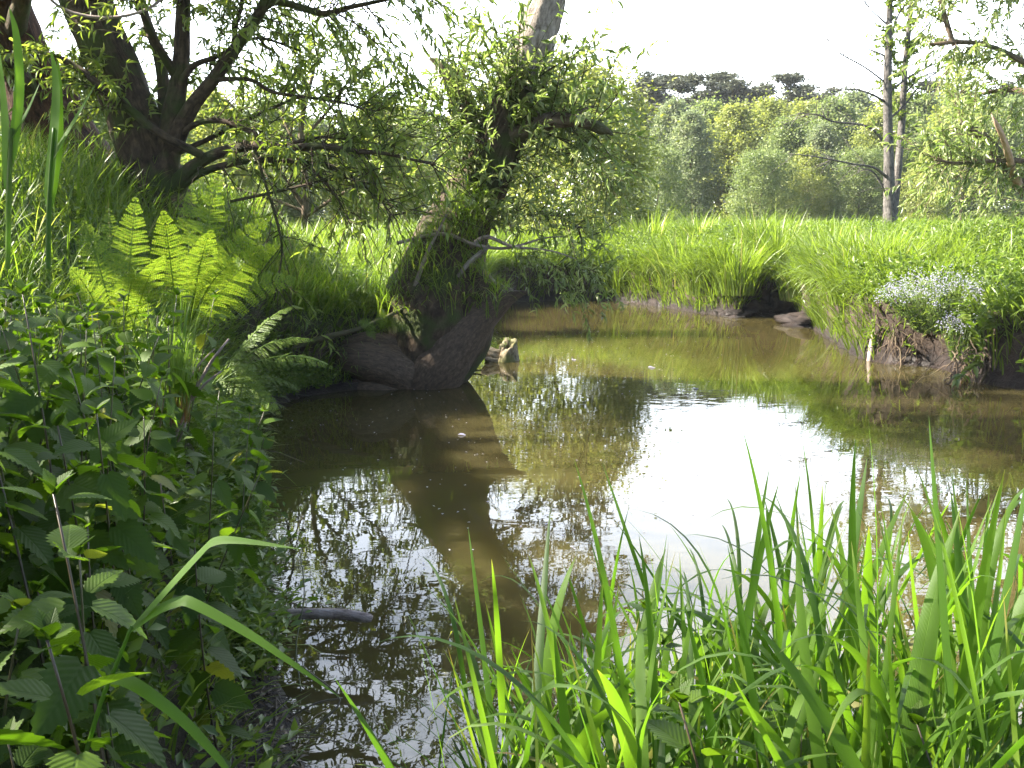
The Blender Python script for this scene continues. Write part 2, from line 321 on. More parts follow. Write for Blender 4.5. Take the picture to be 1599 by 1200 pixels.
# ground
def groundmat():
    m, t, o = newmat('soil')
    a = attr(t, 'rnd'); tc = N(t, 'ShaderNodeTexCoord')
    n1 = N(t, 'ShaderNodeTexNoise', inp={'Scale': 5.0, 'Detail': 9.0, 'Roughness': 0.65}); t.links.new(tc.outputs['Object'], n1.inputs['Vector'])
    n2 = N(t, 'ShaderNodeTexNoise', inp={'Scale': 38.0, 'Detail': 5.0, 'Roughness': 0.7}); t.links.new(tc.outputs['Object'], n2.inputs['Vector'])
    soil = ramp(t, [(0.3, (0.018, 0.012, 0.009)), (0.5, (0.050, 0.035, 0.026)), (0.75, (0.11, 0.078, 0.056))]); t.links.new(n1.outputs['Fac'], soil.inputs[0])
    turf = ramp(t, [(0.3, (0.03, 0.045, 0.010)), (0.6, (0.06, 0.09, 0.018)), (0.8, (0.09, 0.10, 0.03))]); t.links.new(n2.outputs['Fac'], turf.inputs[0])
    mi = N(t, 'ShaderNodeMix', data_type='RGBA'); t.links.new(a.outputs['Fac'], mi.inputs[0]); t.links.new(soil.outputs[0], mi.inputs[6]); t.links.new(turf.outputs[0], mi.inputs[7])
    pr = N(t, 'ShaderNodeBsdfPrincipled', inp={'Roughness': 0.85, 'Specular IOR Level': 0.3})
    ge = N(t, 'ShaderNodeNewGeometry'); sz = N(t, 'ShaderNodeSeparateXYZ'); t.links.new(ge.outputs['Position'], sz.inputs[0])
    wr = N(t, 'ShaderNodeMapRange', interpolation_type='SMOOTHSTEP', inp={'From Min': 0.03, 'From Max': 0.16, 'To Min': 0.32, 'To Max': 0.88}); t.links.new(sz.outputs['Z'], wr.inputs['Value']); t.links.new(wr.outputs[0], pr.inputs['Roughness'])
    wd_ = N(t, 'ShaderNodeMix', data_type='RGBA', blend_type='MULTIPLY'); wd_.inputs[7].default_value = (0.40, 0.38, 0.44, 1); wf_ = N(t, 'ShaderNodeMapRange', interpolation_type='SMOOTHSTEP', inp={'From Min': 0.12, 'From Max': 0.30, 'To Min': 1.0, 'To Max': 0.0}); t.links.new(sz.outputs['Z'], wf_.inputs['Value']); t.links.new(wf_.outputs[0], wd_.inputs[0]); t.links.new(mi.outputs[2], wd_.inputs[6]); t.links.new(wd_.outputs[2], pr.inputs['Base Color'])
    hm = N(t, 'ShaderNodeMath', operation='MULTIPLY_ADD', inp={1: 2.5}); t.links.new(n1.outputs['Fac'], hm.inputs[0]); t.links.new(n2.outputs['Fac'], hm.inputs[2])
    bp = N(t, 'ShaderNodeBump', inp={'Strength': 1.0, 'Distance': 0.03}); t.links.new(hm.outputs[0], bp.inputs['Height']); t.links.new(bp.outputs[0], pr.inputs['Normal'])
    t.links.new(pr.outputs[0], o.inputs[0]); return m
M['ground'] = groundmat()
def watermat():
    m, t, o = newmat('muddy_water')
    tc = N(t, 'ShaderNodeTexCoord')
    mp = N(t, 'ShaderNodeMapping'); mp.inputs['Scale'].default_value = (1.0, 1.7, 1.0); t.links.new(tc.outputs['Object'], mp.inputs[0])
    n0 = N(t, 'ShaderNodeTexNoise', inp={'Scale': 0.6, 'Detail': 3.0}); t.links.new(tc.outputs['Object'], n0.inputs['Vector'])
    n1 = N(t, 'ShaderNodeTexNoise', inp={'Scale': 4.2, 'Detail': 2.5, 'Roughness': 0.5, 'Distortion': 0.4}); t.links.new(mp.outputs[0], n1.inputs['Vector'])
    am = N(t, 'ShaderNodeMapRange', interpolation_type='SMOOTHSTEP', inp={'From Min': 0.38, 'From Max': 0.66, 'To Min': 0.35, 'To Max': 1.0}); t.links.new(n0.outputs['Fac'], am.inputs['Value'])
    hh = N(t, 'ShaderNodeMath', operation='MULTIPLY'); t.links.new(n1.outputs['Fac'], hh.inputs[0]); t.links.new(am.outputs[0], hh.inputs[1])
    bp = N(t, 'ShaderNodeBump', inp={'Strength': 1.0, 'Distance': 0.0011}); t.links.new(hh.outputs[0], bp.inputs['Height'])
    cr = ramp(t, [(0.35, (0.044, 0.036, 0.012)), (0.65, (0.058, 0.048, 0.017))]); t.links.new(n0.outputs['Fac'], cr.inputs[0])
    df = N(t, 'ShaderNodeSubsurfaceScattering', falloff='BURLEY', inp={'Scale': 0.6, 'Radius': (1.0, 0.9, 0.6)}); t.links.new(cr.outputs[0], df.inputs['Color'])
    gl = N(t, 'ShaderNodeBsdfGlossy', inp={'Roughness': 0.0}); t.links.new(bp.outputs[0], gl.inputs['Normal'])
    fz = N(t, 'ShaderNodeFresnel', inp={'IOR': 1.66}); t.links.new(bp.outputs[0], fz.inputs['Normal'])
    mi = N(t, 'ShaderNodeMixShader'); t.links.new(fz.outputs[0], mi.inputs[0]); t.links.new(df.outputs[0], mi.inputs[1]); t.links.new(gl.outputs[0], mi.inputs[2])
    t.links.new(mi.outputs[0], o.inputs[0]); return m
M['water'] = watermat()

# ------------------------------------------------------------------ terrain
SHORE = np.array([(-0.40, 2.35), (-0.63, 2.81), (-0.82, 3.3), (-0.98, 3.8), (-1.14, 4.5), (-1.48, 5.5), (-1.95, 7.3), (-2.2, 8.7), (-1.95, 9.35), (-1.5, 9.75),
    (-1.0, 10.0), (-0.66, 10.12), (-0.55, 10.6), (-0.62, 11.6), (-0.85, 14), (-0.9, 18), (-0.3, 20.4), (1.0, 20.9), (2.0, 20.9), (2.8, 19.6), (3.35, 18.1), (3.9, 17.2), (4.6, 17.7),
    (4.95, 17.5), (4.75, 16.2), (4.5, 14.2), (4.2, 12.0), (4.35, 11.5), (4.75, 11.3), (4.95, 10.6), (4.75, 10.25), (5.05, 9.7), (6.2, 8.6), (8, 7.8), (14, 7.2), (60, 9),
    (60, 1.6), (14, 1.5), (6, 1.7), (3, 1.65), (1.2, 1.75), (0.3, 1.85), (-0.1, 2.05)])
def shore_dist(x, y):
    """distance to the waterline, positive on land, and nearest direction"""
    p = np.stack([x.ravel(), y.ravel()], -1); best = np.full(len(p), 1e9); inside = np.zeros(len(p), bool); near = np.zeros_like(p)
    A, B = SHORE, np.roll(SHORE, -1, 0)
    for a, b in zip(A, B):
        ab = b - a; t = np.clip(((p - a) @ ab) / (ab @ ab), 0, 1); c = a + t[:, None] * ab; d = np.linalg.norm(p - c, axis=1)
        k = d < best; best[k] = d[k]; near[k] = c[k]
        cond = ((a[1] > p[:, 1]) != (b[1] > p[:, 1])); 
        with np.errstate(divide='ignore', invalid='ignore'): xi = a[0] + (p[:, 1] - a[1]) * (b[0] - a[0]) / (b[1] - a[1] + 1e-12)
        inside ^= cond & (p[:, 0] < xi)
    s = np.where(inside, -best, best)
    return s.reshape(x.shape), near.reshape(x.shape + (2,))
def ss(a, b, v):
    t = np.clip((v - a) / (b - a), 0, 1); return t * t * (3 - 2 * t)
def wob(x, y, f, s=0.0):
    return (np.sin(x * f * 1.7 + 1.3 * np.sin(y * f * 0.9 + s) + s) + np.sin(y * f * 1.9 + 1.1 * np.sin(x * f * 1.3 - s) + 2.1 * s) + 0.5 * np.sin((x + y) * f * 3.1 + s)) / 2.5
def height(x, y):
    x = np.asarray(x, float); y = np.asarray(y, float)
    d, _ = shore_dist(x, y)
    dn = d + 0.05 * wob(x, y, 4.0, 0.7)
    # left and near bank: a strip of mud, a steep cut, then a slope
    cap = 0.32 + 0.78 * ss(-0.6, -1.35, x) * ss(0.0, 2.6, y + (-x - 0.6) * 1.2) + 0.9 * ss(-2.0, -3.2, x) * ss(13.5, 9.0, y) * (0.3 + 0.7 * ss(5.0, 8.0, y))
    near_t = 0.05 * ss(0, 0.05, dn) + 0.05 * ss(0, 0.2, dn) * (0.5 + 0.5 * wob(x, y, 9.0, 1.0)) + (cap - 0.05) * (0.62 * ss(0.16, 0.5, dn) + 0.38 * ss(0.35, 1.9, dn))
    # far and right bank: a cut bank with a flat meadow behind
    cap2 = (1.08 + 0.06 * wob(x, y, 0.35, 2.0)) * (1 - 0.45 * ss(-3.0, -1.2, x) * ss(1.0, 0.0, x) * ss(10.6, 11.6, y) * ss(20, 17, y))
    far_t = 0.05 * ss(0, 0.06, dn) + cap2 * (0.66 * ss(0.03, 0.22, dn) + 0.34 * ss(0.2, 1.6, dn))
    wf = np.maximum(ss(2.0, 3.0, x) * ss(3.0, 6.0, y), ss(11.2, 13.0, y))
    z = near_t * (1 - wf) + far_t * wf
    z = z + np.where(d > 0.3, 0.05 * wob(x, y, 1.5, 3.0) * ss(0.3, 1.0, d), 0)
    z = z + 1.5 * ss(45, 160, y)
    z = np.where(d < 0, np.maximum(-0.6, d * 1.5 - 0.02), z)
    return z
def axis(lo, hi, step, far_lo, far_hi):
    c = list(np.arange(lo, hi + 1e-6, step)); s = step; v = hi
    while v < far_hi: s *= 1.22; v += s; c.append(v)
    s = step; v = lo
    while v > far_lo: s *= 1.22; v -= s; c.insert(0, v)
    return np.array(c)
gx, gy = axis(-5.5, 8.5, 0.085, -500, 500), axis(-1.0, 22.5, 0.085, -60, 900)
X, Y = np.meshgrid(gx, gy); Z = height(X, Y); D, NR = shore_dist(X, Y)
tow = np.stack([X, Y], -1) - NR; tow = tow / np.maximum(np.linalg.norm(tow, axis=-1, keepdims=True), 1e-6)
wf = np.maximum(ss(2.0, 3.0, X) * ss(3.0, 6.0, Y), ss(11.2, 13.0, Y))
und = np.where(D > 0, 0.22 * wf * ss(0.35, 0.8, Z) * ss(1.2, 0.1, D), 0)
und = und + np.where(D > 0, 0.10 * (1 - wf) * ss(0.3, 0.7, Z) * ss(0.9, 0.3, D) * ss(-0.4, -0.9, X), 0)
XX, YY = X - tow[..., 0] * und, Y - tow[..., 1] * und
rg = RNG.normal(0, 0.012, X.shape) * (D > 0) * (D < 3)
g = Geo(); ny, nx = X.shape
ii = (np.arange(ny - 1)[:, None] * nx + np.arange(nx - 1)[None]).ravel()
grassy = ss(0.25, 0.7, D) * ss(0.25, 0.6, Z)
g.add(np.stack([XX + rg, YY + np.roll(rg, 1, 0), Z + np.roll(rg, 1, 1)], -1).reshape(-1, 3), np.stack([ii, ii + 1, ii + nx + 1, ii + nx], -1), grassy.ravel())
tag(g.obj('ground', M['ground'], smooth=True), kind='structure')
g = Geo(); g.add([(-6, 0, 0), (62, 0, 0), (62, 23, 0), (-6, 23, 0)], [(0, 1, 2, 3)])
tag(g.obj('water', M['water']), kind='structure')

# ------------------------------------------------------------------ tree tools
def limb(spec, n=22):
    """spec rows: photo x, photo y, distance, thickness in photo pixels -> points and radii"""
    s = np.array(spec, float); pts = np.array([P(a, b, c) for a, b, c, _ in s]); dep = s[:, 2] * CP + (CAM_H - pts[:, 2]) * SP
    q = catmull(np.column_stack([pts, s[:, 3] * 0.5 * dep / F]), n)
    return q[:, :3], np.maximum(q[:, 3], 0.002)
def twigs(starts, dirs, L, droop, k=6, rng=RNG, wig=0.12):
    """n bent shoots: (n,k,3)"""
    n = len(starts); t = np.linspace(0, 1, k); d = nrm(dirs)
    pts = starts[:, None] + d[:, None] * (t[None, :, None] * L[:, None, None])
    pts[:, :, 2] -= (droop * L)[:, None] * t[None] ** 2
    w = np.cumsum(rng.normal(0, wig, (n, k, 3)), 1) * (L[:, None, None] / k); w[:, 0] = 0
    return pts + w
def sprout(pts_all, n, L, droop, out=0.8, up=0.2, tmin=0.0, rng=RNG):
    """start points and directions for shoots from limb centre-lines"""
    S, Dr = [], []
    w = np.array([np.linalg.norm(np.diff(p, axis=0), axis=1).sum() for p in pts_all]); w = w / w.sum()
    for i in rng.choice(len(pts_all), n, p=w):
        p = pts_all[i]; t = rng.uniform(tmin, 0.999) * (len(p) - 1); a = int(t)
        b = min(a + 1, len(p) - 1); q = p[a] + (p[b] - p[a]) * (t - a); tang = nrm(p[b] - p[max(a - 1, 0)])
        r = nrm(rng.normal(0, 1, 3)); r = nrm(r - tang * (r @ tang)); S.append(q); Dr.append(nrm(r * out + tang * 0.6 + np.array([0, 0, up])))
    return np.array(S), np.array(Dr), rng.uniform(L[0], L[1], n), rng.uniform(droop[0], droop[1], n)
def leaf_twigs(g, tw, per, L, wr, tpl=LANCE, rng=RNG, t0=0.12, hang=0.35, flat=False):
    n, k = tw.shape[:2]; m = n * per
    t = rng.uniform(t0, 1, (n, per)) * (k - 1 - 1e-6); a = t.astype(int); f = (t - a)[..., None]; ix = np.arange(n)[:, None]
    p = tw[ix, a] * (1 - f) + tw[ix, a + 1] * f; tg = nrm(tw[ix, a + 1] - tw[ix, a])
    r = nrm(rng.normal(0, 1, (n, per, 3))); 
    if flat: r[..., 2] *= 0.35
    d = nrm(tg * 0.65 + r * 0.8 + np.array([0, 0, -hang])); up = nrm(rng.normal(0, 0.55, (n, per, 3)) + np.array([0, 0, 1.0]))
    ln = rng.uniform(L[0], L[1], m)
    leaves(g, tpl, p.reshape(-1, 3), d.reshape(-1, 3), up.reshape(-1, 3), ln, ln * wr, rng)
def add_limb(parent, name, spec, mat, n=22, sides=10, lump=0.10, label=None):
    g = Geo(); p, r = limb(spec, n); tubes(g, p, r, sides, lump); o = g.obj(name, mat, parent, smooth=True)
    if label: o['label'] = label
    return p

# ------------------------------------------------------------------ the old leaning willow at the water's edge
lw = thing('leaning_willow', "old willow leaning right over the water, with a grey dead top and bushy shoots", 'tree', P(665, 600, 10.1))
Yt = 10.25
p_main = add_limb(lw, 'trunk', [(640, 640, Yt, 130), (655, 590, Yt, 140), (680, 520, Yt, 165), (692, 460, Yt, 178), (700, 400, Yt, 128), (722, 340, Yt, 100), (752, 280, Yt, 86), (785, 205, Yt, 78), (812, 140, Yt, 70)], M['bark'], 40, 28, 0.07)
g = Geo(); p, r = limb([(806, 155, Yt, 58), (815, 130, Yt, 66), (832, 80, Yt, 64), (848, 20, Yt, 62), (866, -60, Yt, 58), (885, -170, Yt, 46), (900, -300, Yt, 20)], 34)
tubes(g, p, r, 26, 0.10); o = g.obj('dead_top', M['deadwood'], lw, smooth=True); o['label'] = 'bare grey weathered upper trunk'
g = Geo()
for sp in ([(648, 650, 10.05, 70), (672, 585, 10.0, 96), (708, 532, 9.98, 92), (745, 493, 9.98, 70), (780, 471, 10.0, 40), (806, 461, 10.0, 16), (824, 456, 10.0, 4)],
           [(690, 560, 10.0, 50), (715, 500, 10.05, 66), (745, 465, 10.1, 60), (785, 458, 10.1, 26), (806, 460, 10.1, 8)]):
    p, r = limb(sp, 30); tubes(g, p, r, 22, 0.05)
g.obj('buttress_root', M['smoothroot'], lw, smooth=True)
for sp in ([(660, 600, 10.0, 62), (620, 578, 9.9, 74), (580, 565, 9.85, 70), (545, 560, 9.9, 50), (520, 555, 10.0, 20)],
           [(650, 570, 10.1, 40), (610, 545, 9.95, 44), (570, 535, 9.9, 34), (535, 540, 9.95, 14)],
           [(640, 625, 9.95, 50), (600, 612, 9.85, 52), (560, 608, 9.85, 34), (530, 600, 9.9, 12)]):
    add_limb(lw, 'root', sp, M['smoothroot'], 26, 20, 0.08)
add_limb(lw, 'broken_stub', [(760, 250, 10.3, 30), (735, 180, 10.3, 27), (705, 130, 10.3, 26), (690, 106, 10.3, 24), (682, 97, 10.3, 14), (670, 92, 10.3, 3)], M['brownbark'], 18, 10, 0.12)
add_limb(lw, 'broken_stub', [(820, 200, 10.1, 34), (835, 160, 10.1, 24), (846, 132, 10.1, 16), (853, 118, 10.1, 5)], M['bark'], 12, 8, 0.14)
add_limb(lw, 'broken_limb', [(800, 210, 10.1, 36), (850, 192, 10.0, 26), (890, 188, 9.9, 21), (922, 194, 9.85, 18), (940, 202, 9.8, 16), (950, 206, 9.8, 9), (958, 212, 9.8, 2)], M['brownbark'], 20, 12, 0.16)
add_limb(lw, 'broken_limb', [(880, 190, 9.9, 16), (905, 182, 9.85, 13), (918, 173, 9.8, 11), (924, 169, 9.8, 7), (928, 164, 9.8, 1)], M['brownbark'], 12, 10, 0.16)
low = [add_limb(lw, 'bare_branch', s, M['stick'], 20, 6, 0.06) for s in (
    [(620, 380, 10.0, 6), (690, 365, 9.9, 6), (740, 382, 9.8, 6), (790, 388, 9.8, 5), (850, 372, 9.8, 3), (885, 370, 9.8, 2)],
    [(735, 385, 9.85, 9), (760, 370, 9.8, 7), (800, 385, 9.75, 5), (860, 392, 9.7, 3), (900, 405, 9.7, 2)],
    [(640, 470, 9.8, 9), (665, 400, 9.75, 6), (680, 370, 9.75, 4), (700, 330, 9.75, 3)])]
g = Geo(); p, r = limb([(715, 432, 9.75, 6), (735, 408, 9.72, 8), (765, 384, 9.7, 6)], 12); tubes(g, p, r, 8, 0.08); g.obj('dead_branch', M['deadwood'], lw, smooth=True)
# shoots round the broken crown
rng = np.random.default_rng(11)
sh = [limb([(700, 380, 10.1, 40), (745, 290, 10.1, 40), (790, 190, 10.1, 40), (815, 130, 10.1, 40)], 20)[0], limb([(800, 210, 10.1, 30), (860, 190, 10.0, 30), (925, 195, 9.85, 20)], 12)[0],
      limb([(770, 240, 10.1, 30), (720, 200, 10.2, 30), (690, 160, 10.2, 20)], 10)[0]]
S, Dr, L, dp = sprout(sh, 255, (0.35, 1.25), (-0.1, 0.3), out=1.0, up=0.4, rng=rng)
tw = twigs(S, Dr, L, dp, rng=rng); g = Geo(); tubes(g, tw, np.linspace(0.007, 0.0018, 6)[None].repeat(len(tw), 0), 4, rng=rng); tag(g.obj('shoots', M['bark'], lw), kind='stuff')
g = Geo(); leaf_twigs(g, tw, 24, (0.06, 0.14), 0.27, rng=rng, hang=0.1); tag(g.obj('crown', M['willow_grey'], lw), kind=None)
# thin trailing shoots on the right, down towards the water
sh2 = [limb([(800, 250, 10.0, 20), (880, 240, 9.8, 20), (950, 290, 9.7, 10)], 12)[0], limb([(770, 330, 10.0, 20), (840, 330, 9.8, 20), (930, 370, 9.7, 10)], 12)[0], limb([(800, 400, 9.9, 20), (860, 410, 9.8, 10), (950, 440, 9.7, 5)], 12)[0]]
S, Dr, L, dp = sprout(sh2, 120, (0.3, 0.65), (0.0, 0.35), out=1.0, up=0.1, rng=rng)
tw2 = twigs(S, Dr, L, dp, rng=rng); g = Geo(); tubes(g, tw2, np.linspace(0.005, 0.0014, 6)[None].repeat(len(tw2), 0), 4, rng=rng); tag(g.obj('trailing_shoots', M['bark'], lw), kind='stuff')
g = Geo(); leaf_twigs(g, tw2, 20, (0.05, 0.11), 0.2, rng=rng, hang=0.2); g.obj('trailing_leaves', M['willow_grey'], lw)
# grass and herbs that grow on the earthy foot of the trunk
g = Geo(); n = 1900
q = np.array([P(a, b, 9.72 + c) for a, b, c in zip(rng.uniform(560, 800, n), rng.uniform(310, 500, n), rng.uniform(-0.05, 0.35, n))])
pxs = 799.5 + q[:, 0] / (q[:, 1] * CP) * F
cen = np.interp(np.arange(n) * 0, [0], [0])
zc = q[:, 2]
keep = np.abs(q[:, 0] - np.interp(zc, p_main[:, 2], p_main[:, 0])) < np.interp(zc, [0.4, 0.9, 1.3, 1.9], [0.62, 0.60, 0.40, 0.16])
q = q[keep]; n = len(q)
blades(g, q, rng.uniform(-math.pi, 0, n) , rng.uniform(0.1, 0.7, n), rng.uniform(0.8, 2.3, n), rng.uniform(0.18, 0.5, n), rng.uniform(0.006, 0.012, n), 5, rng=rng)
n = 420; u_ = rng.uniform(0, 1, n); b = np.array([P(705 + 92 * a, 468 - 6 * a + q_, 10.02 + w_) for a, q_, w_ in zip(u_, rng.uniform(-6, 4, n), rng.uniform(-0.06, 0.2, n))])
blades(g, b, rng.uniform(0, 6.28, n), rng.uniform(0.05, 0.5, n), rng.uniform(0.3, 1.8, n), rng.uniform(0.12, 0.4, n) * (1.1 - 0.6 * u_), rng.uniform(0.005, 0.010, n), 5, rng=rng)
g.obj('grass_tuft', M['bankgrass'], lw)['kind'] = 'stuff'

# ------------------------------------------------------------------ the big willow on the left bank
bw = thing('bank_willow', "large dark-trunked willow on the left bank with crooked limbs and arching low branches", 'tree', P(245, 305, 9.5))
mb = add_limb(bw, 'trunk', [(250, 345, 9.5, 120), (243, 300, 9.5, 96), (232, 250, 9.5, 86), (205, 170, 9.5, 80), (165, 80, 9.5, 78), (125, -20, 9.5, 72), (80, -150, 9.4, 60), (20, -330, 9.2, 45), (-40, -560, 9.0, 25)], M['bark'], 46, 24, 0.09)
limbs = [
 [(258, 262, 9.42, 44), (270, 180, 9.4, 34), (283, 100, 9.4, 26), (287, 0, 9.4, 22), (300, -150, 9.3, 18), (330, -330, 9.2, 10)],
 [(258, 230, 9.4, 24), (252, 110, 9.6, 18), (225, 20, 9.8, 14), (200, -80, 10.0, 10)],
 [(264, 235, 9.4, 34), (300, 165, 9.3, 24), (340, 115, 9.2, 20), (385, 50, 9.1, 18), (412, 8, 9.0, 17), (440, -60, 8.9, 14), (520, -150, 8.8, 9), (620, -200, 8.6, 5)],
 [(400, 22, 9.0, 14), (430, 3, 9.0, 12), (480, 15, 8.9, 11), (508, 22, 8.9, 10), (545, 12, 8.8, 8), (600, 0, 8.8, 6), (680, -20, 8.7, 4)],
 [(330, 125, 9.2, 9), (390, 125, 9.1, 7), (430, 145, 9.0, 6), (520, 158, 8.9, 4), (590, 175, 8.8, 3)],
 [(275, 290, 9.4, 28), (300, 262, 9.3, 22), (340, 240, 9.2, 17), (395, 227, 9.0, 15), (450, 232, 8.8, 13), (500, 228, 8.6, 11), (550, 236, 8.6, 9), (600, 240, 8.5, 6), (680, 258, 8.4, 3)],
 [(272, 300, 9.4, 16), (310, 272, 9.3, 12), (360, 256, 9.1, 10), (420, 250, 9.0, 9), (500, 258, 8.9, 7), (560, 285, 8.8, 4)],
 [(272, 215, 9.4, 12), (310, 192, 9.2, 9), (350, 190, 9.1, 9), (410, 215, 9.0, 8), (470, 250, 8.9, 6), (520, 300, 8.8, 4), (545, 345, 8.8, 2)],
 [(316, 243, 9.2, 14), (255, 212, 9.1, 13), (200, 172, 9.1, 11), (150, 140, 9.1, 9), (95, 128, 9.2, 6)],
 [(270, 225, 9.2, 14), (215, 180, 9.1, 12), (165, 140, 9.0, 12), (110, 100, 9.1, 12), (60, 80, 9.3, 8)],
 [(270, 150, 9.4, 14), (300, 105, 9.3, 10), (340, 88, 9.3, 7), (400, 60, 9.3, 5), (470, 80, 9.3, 3)],
 [(275, 240, 9.4, 10), (330, 215, 9.5, 8), (400, 180, 9.6, 6), (470, 150, 9.7, 4)],
 [(398, 232, 9.0, 6), (412, 280, 8.9, 5), (432, 345, 8.9, 5), (440, 395, 8.9, 4), (428, 470, 8.9, 2)],
 [(360, 315, 9.0, 5), (430, 300, 8.9, 5), (500, 283, 8.8, 4), (560, 268, 8.8, 2)],
 [(275, 120, 9.4, 16), (240, 60, 9.1, 12), (215, 0, 8.9, 10), (180, -90, 8.6, 7)],
 [(365, 80, 9.1, 12), (368, 40, 9.2, 8), (378, 0, 9.3, 7), (372, -70, 9.3, 5)],
 [(470, 232, 8.8, 6), (520, 262, 8.7, 4), (580, 300, 8.7, 3), (620, 345, 8.7, 2)],
 [(430, 232, 8.9, 7), (500, 215, 8.9, 5), (570, 222, 8.9, 3), (640, 232, 8.9, 2)],
]
bl = [add_limb(bw, 'limb' if s[0][3] > 13 else 'branch', s, M['bark'], 26, 10 if s[0][3] > 13 else 6, 0.08) for s in limbs]
# crown limbs above the frame: they shade the bank and the near water
top = [[(140, 20, 9.5, 40), (180, -180, 8.8, 30), (260, -420, 8.0, 18), (380, -640, 7.4, 8)],
       [(90, -130, 9.4, 36), (-60, -260, 8.4, 26), (-260, -420, 7.2, 14)],
       [(287, -60, 9.3, 18), (420, -260, 8.4, 14), (600, -420, 7.6, 8)],
       [(60, -200, 9.3, 36), (60, -420, 8.0, 26), (160, -700, 6.8, 12)],
       [(110, -60, 9.5, 30), (-80, -60, 9.6, 24), (-320, -90, 9.2, 14)]]
tl = [add_limb(bw, 'limb', s, M['bark'], 18, 8, 0.08) for s in top]
rng = np.random.default_rng(21)
g, gl = Geo(), Geo()
for src, n, L, dr, per, up in (([bl[i] for i in (2, 3)], 105, (0.5, 1.2), (0.1, 0.7), 20, 0.1), ([bl[i] for i in (4, 10, 11, 15)], 90, (0.4, 0.9), (0.0, 0.4), 18, 0.2),
        ([bl[i] for i in (5, 6, 7, 12, 13, 16, 17)], 95, (0.3, 0.75), (-0.1, 0.35), 16, 0.3), ([bl[i] for i in (0, 1, 14)], 80, (0.4, 1.1), (0.1, 0.6), 18, 0.2), (tl, 340, (0.6, 1.5), (0.2, 0.9), 24, 0.1), ([bl[8], bl[9]], 40, (0.3, 0.8), (0.2, 0.6), 20, 0.2)):
    S, Dr, L, dp = sprout(src, n, L, dr, out=0.9, up=up, tmin=0.3, rng=rng)
    tw = twigs(S, Dr, L, dp, rng=rng)
    tubes(g, tw, np.linspace(0.006, 0.0016, 6)[None].repeat(len(tw), 0), 4, rng=rng)
    leaf_twigs(gl, tw, per, (0.06, 0.125), 0.24, rng=rng)
S, Dr, L, dp = sprout([bl[i] for i in (5, 6, 7, 12, 13, 16, 17)], 120, (0.3, 1.0), (0.0, 0.5), out=0.7, up=-0.05, tmin=0.2, rng=rng); tw = twigs(S, Dr, L, dp, rng=rng); tubes(g, tw, np.linspace(0.006, 0.002, 6)[None].repeat(len(tw), 0), 4, rng=rng)
tag(g.obj('twigs', M['bark'], bw), kind='stuff'); gl.obj('crown', M['willow'], bw)
# long bare vine loop
vn = Geo(); p, r = limb([(60, -20, 8.6, 5), (95, 12, 8.6, 5), (140, 26, 8.6, 5), (190, 26, 8.6, 5), (235, 12, 8.6, 5), (265, -15, 8.6, 5)], 24); tubes(vn, p, r, 5)
tag(vn.obj('vine', M['stick']), 'thin pale bare vine looping in front of the dark willow trunk', 'vine')

# ------------------------------------------------------------------ dark tree at the left edge
et = thing('old_tree', 'thick reddish-brown old tree at the left edge of the frame, half hidden by grass', 'tree', P(70, 300, 10.8))
m1 = add_limb(et, 'trunk', [(110, 330, 10.8, 190), (95, 250, 10.8, 150), (60, 160, 10.7, 110), (25, 60, 10.6, 80), (-20, -80, 10.4, 64), (-90, -300, 10.0, 40), (-140, -520, 9.6, 20)], M['redbark'], 34, 22, 0.12)
l1 = [add_limb(et, 'limb', s, M['bark'], 18, 10, 0.1) for s in ([(60, 160, 10.6, 40), (20, 110, 10.2, 30), (-60, 60, 9.6, 20), (-160, 20, 9.0, 10)], [(20, 60, 10.5, 36), (40, -40, 10, 24), (20, -180, 9.2, 16), (60, -330, 8.4, 8)], [(-10, -60, 10.4, 40), (-160, -160, 9.2, 26), (-330, -220, 7.6, 14)], [(-60, -200, 10.2, 30), (-180, -420, 8.6, 22), (-260, -700, 7, 10)], [(-100, -330, 9.9, 26), (0, -560, 8.4, 16), (60, -900, 6.6, 8)])]
def shade_limb(parent, rows, n=20):  # extra off-frame limbs on the old tree, added to shade the left bank
    a = np.array(rows, float); q = catmull(a, n); g = Geo(); tubes(g, q[:, :3], np.maximum(q[:, 3], 0.004), 8, 0.08); g.obj('limb', M['bark'], parent, smooth=True); return q[:, :3]
l1 += [shade_limb(et, r_) for r_ in ([(-6.4, 7.0, 4.6, .08), (-6.6, 4.8, 4.9, .07), (-5.8, 2.6, 4.7, .05), (-4.6, 1.2, 4.4, .03)], [(-6.6, 4.8, 4.9, .06), (-5.6, 3.4, 5.0, .05), (-4.2, 2.4, 4.6, .03)], [(-5.6, 10.7, 3.6, .16), (-6.3, 9.0, 4.3, .13), (-6.4, 7.0, 4.6, .10), (-6.0, 5.2, 4.7, .06), (-5.4, 3.8, 4.6, .03)], [(-6.3, 9.0, 4.3, .10), (-7.2, 7.4, 5.2, .08), (-7.0, 5.4, 5.9, .06), (-6.2, 3.4, 6.0, .03)],
    [(-5.8, 10.6, 4.4, .14), (-5.2, 8.8, 5.3, .1), (-4.6, 7.2, 5.7, .06), (-4.0, 5.8, 5.8, .03)], [(-6.4, 7.0, 4.6, .07), (-7.4, 5.6, 4.2, .05), (-7.0, 4.0, 3.8, .03), (-6.2, 2.6, 3.7, .02)], [(-5.4, 10.7, 3.0, .14), (-6.6, 10.2, 3.5, .10), (-7.4, 9.4, 3.6, .06), (-7.6, 8.0, 3.3, .03)], [(-6.0, 10.7, 4.0, .12), (-6.6, 11.6, 4.6, .09), (-7.0, 12.6, 4.8, .05)])]
rng = np.random.default_rng(31); g, gl = Geo(), Geo()
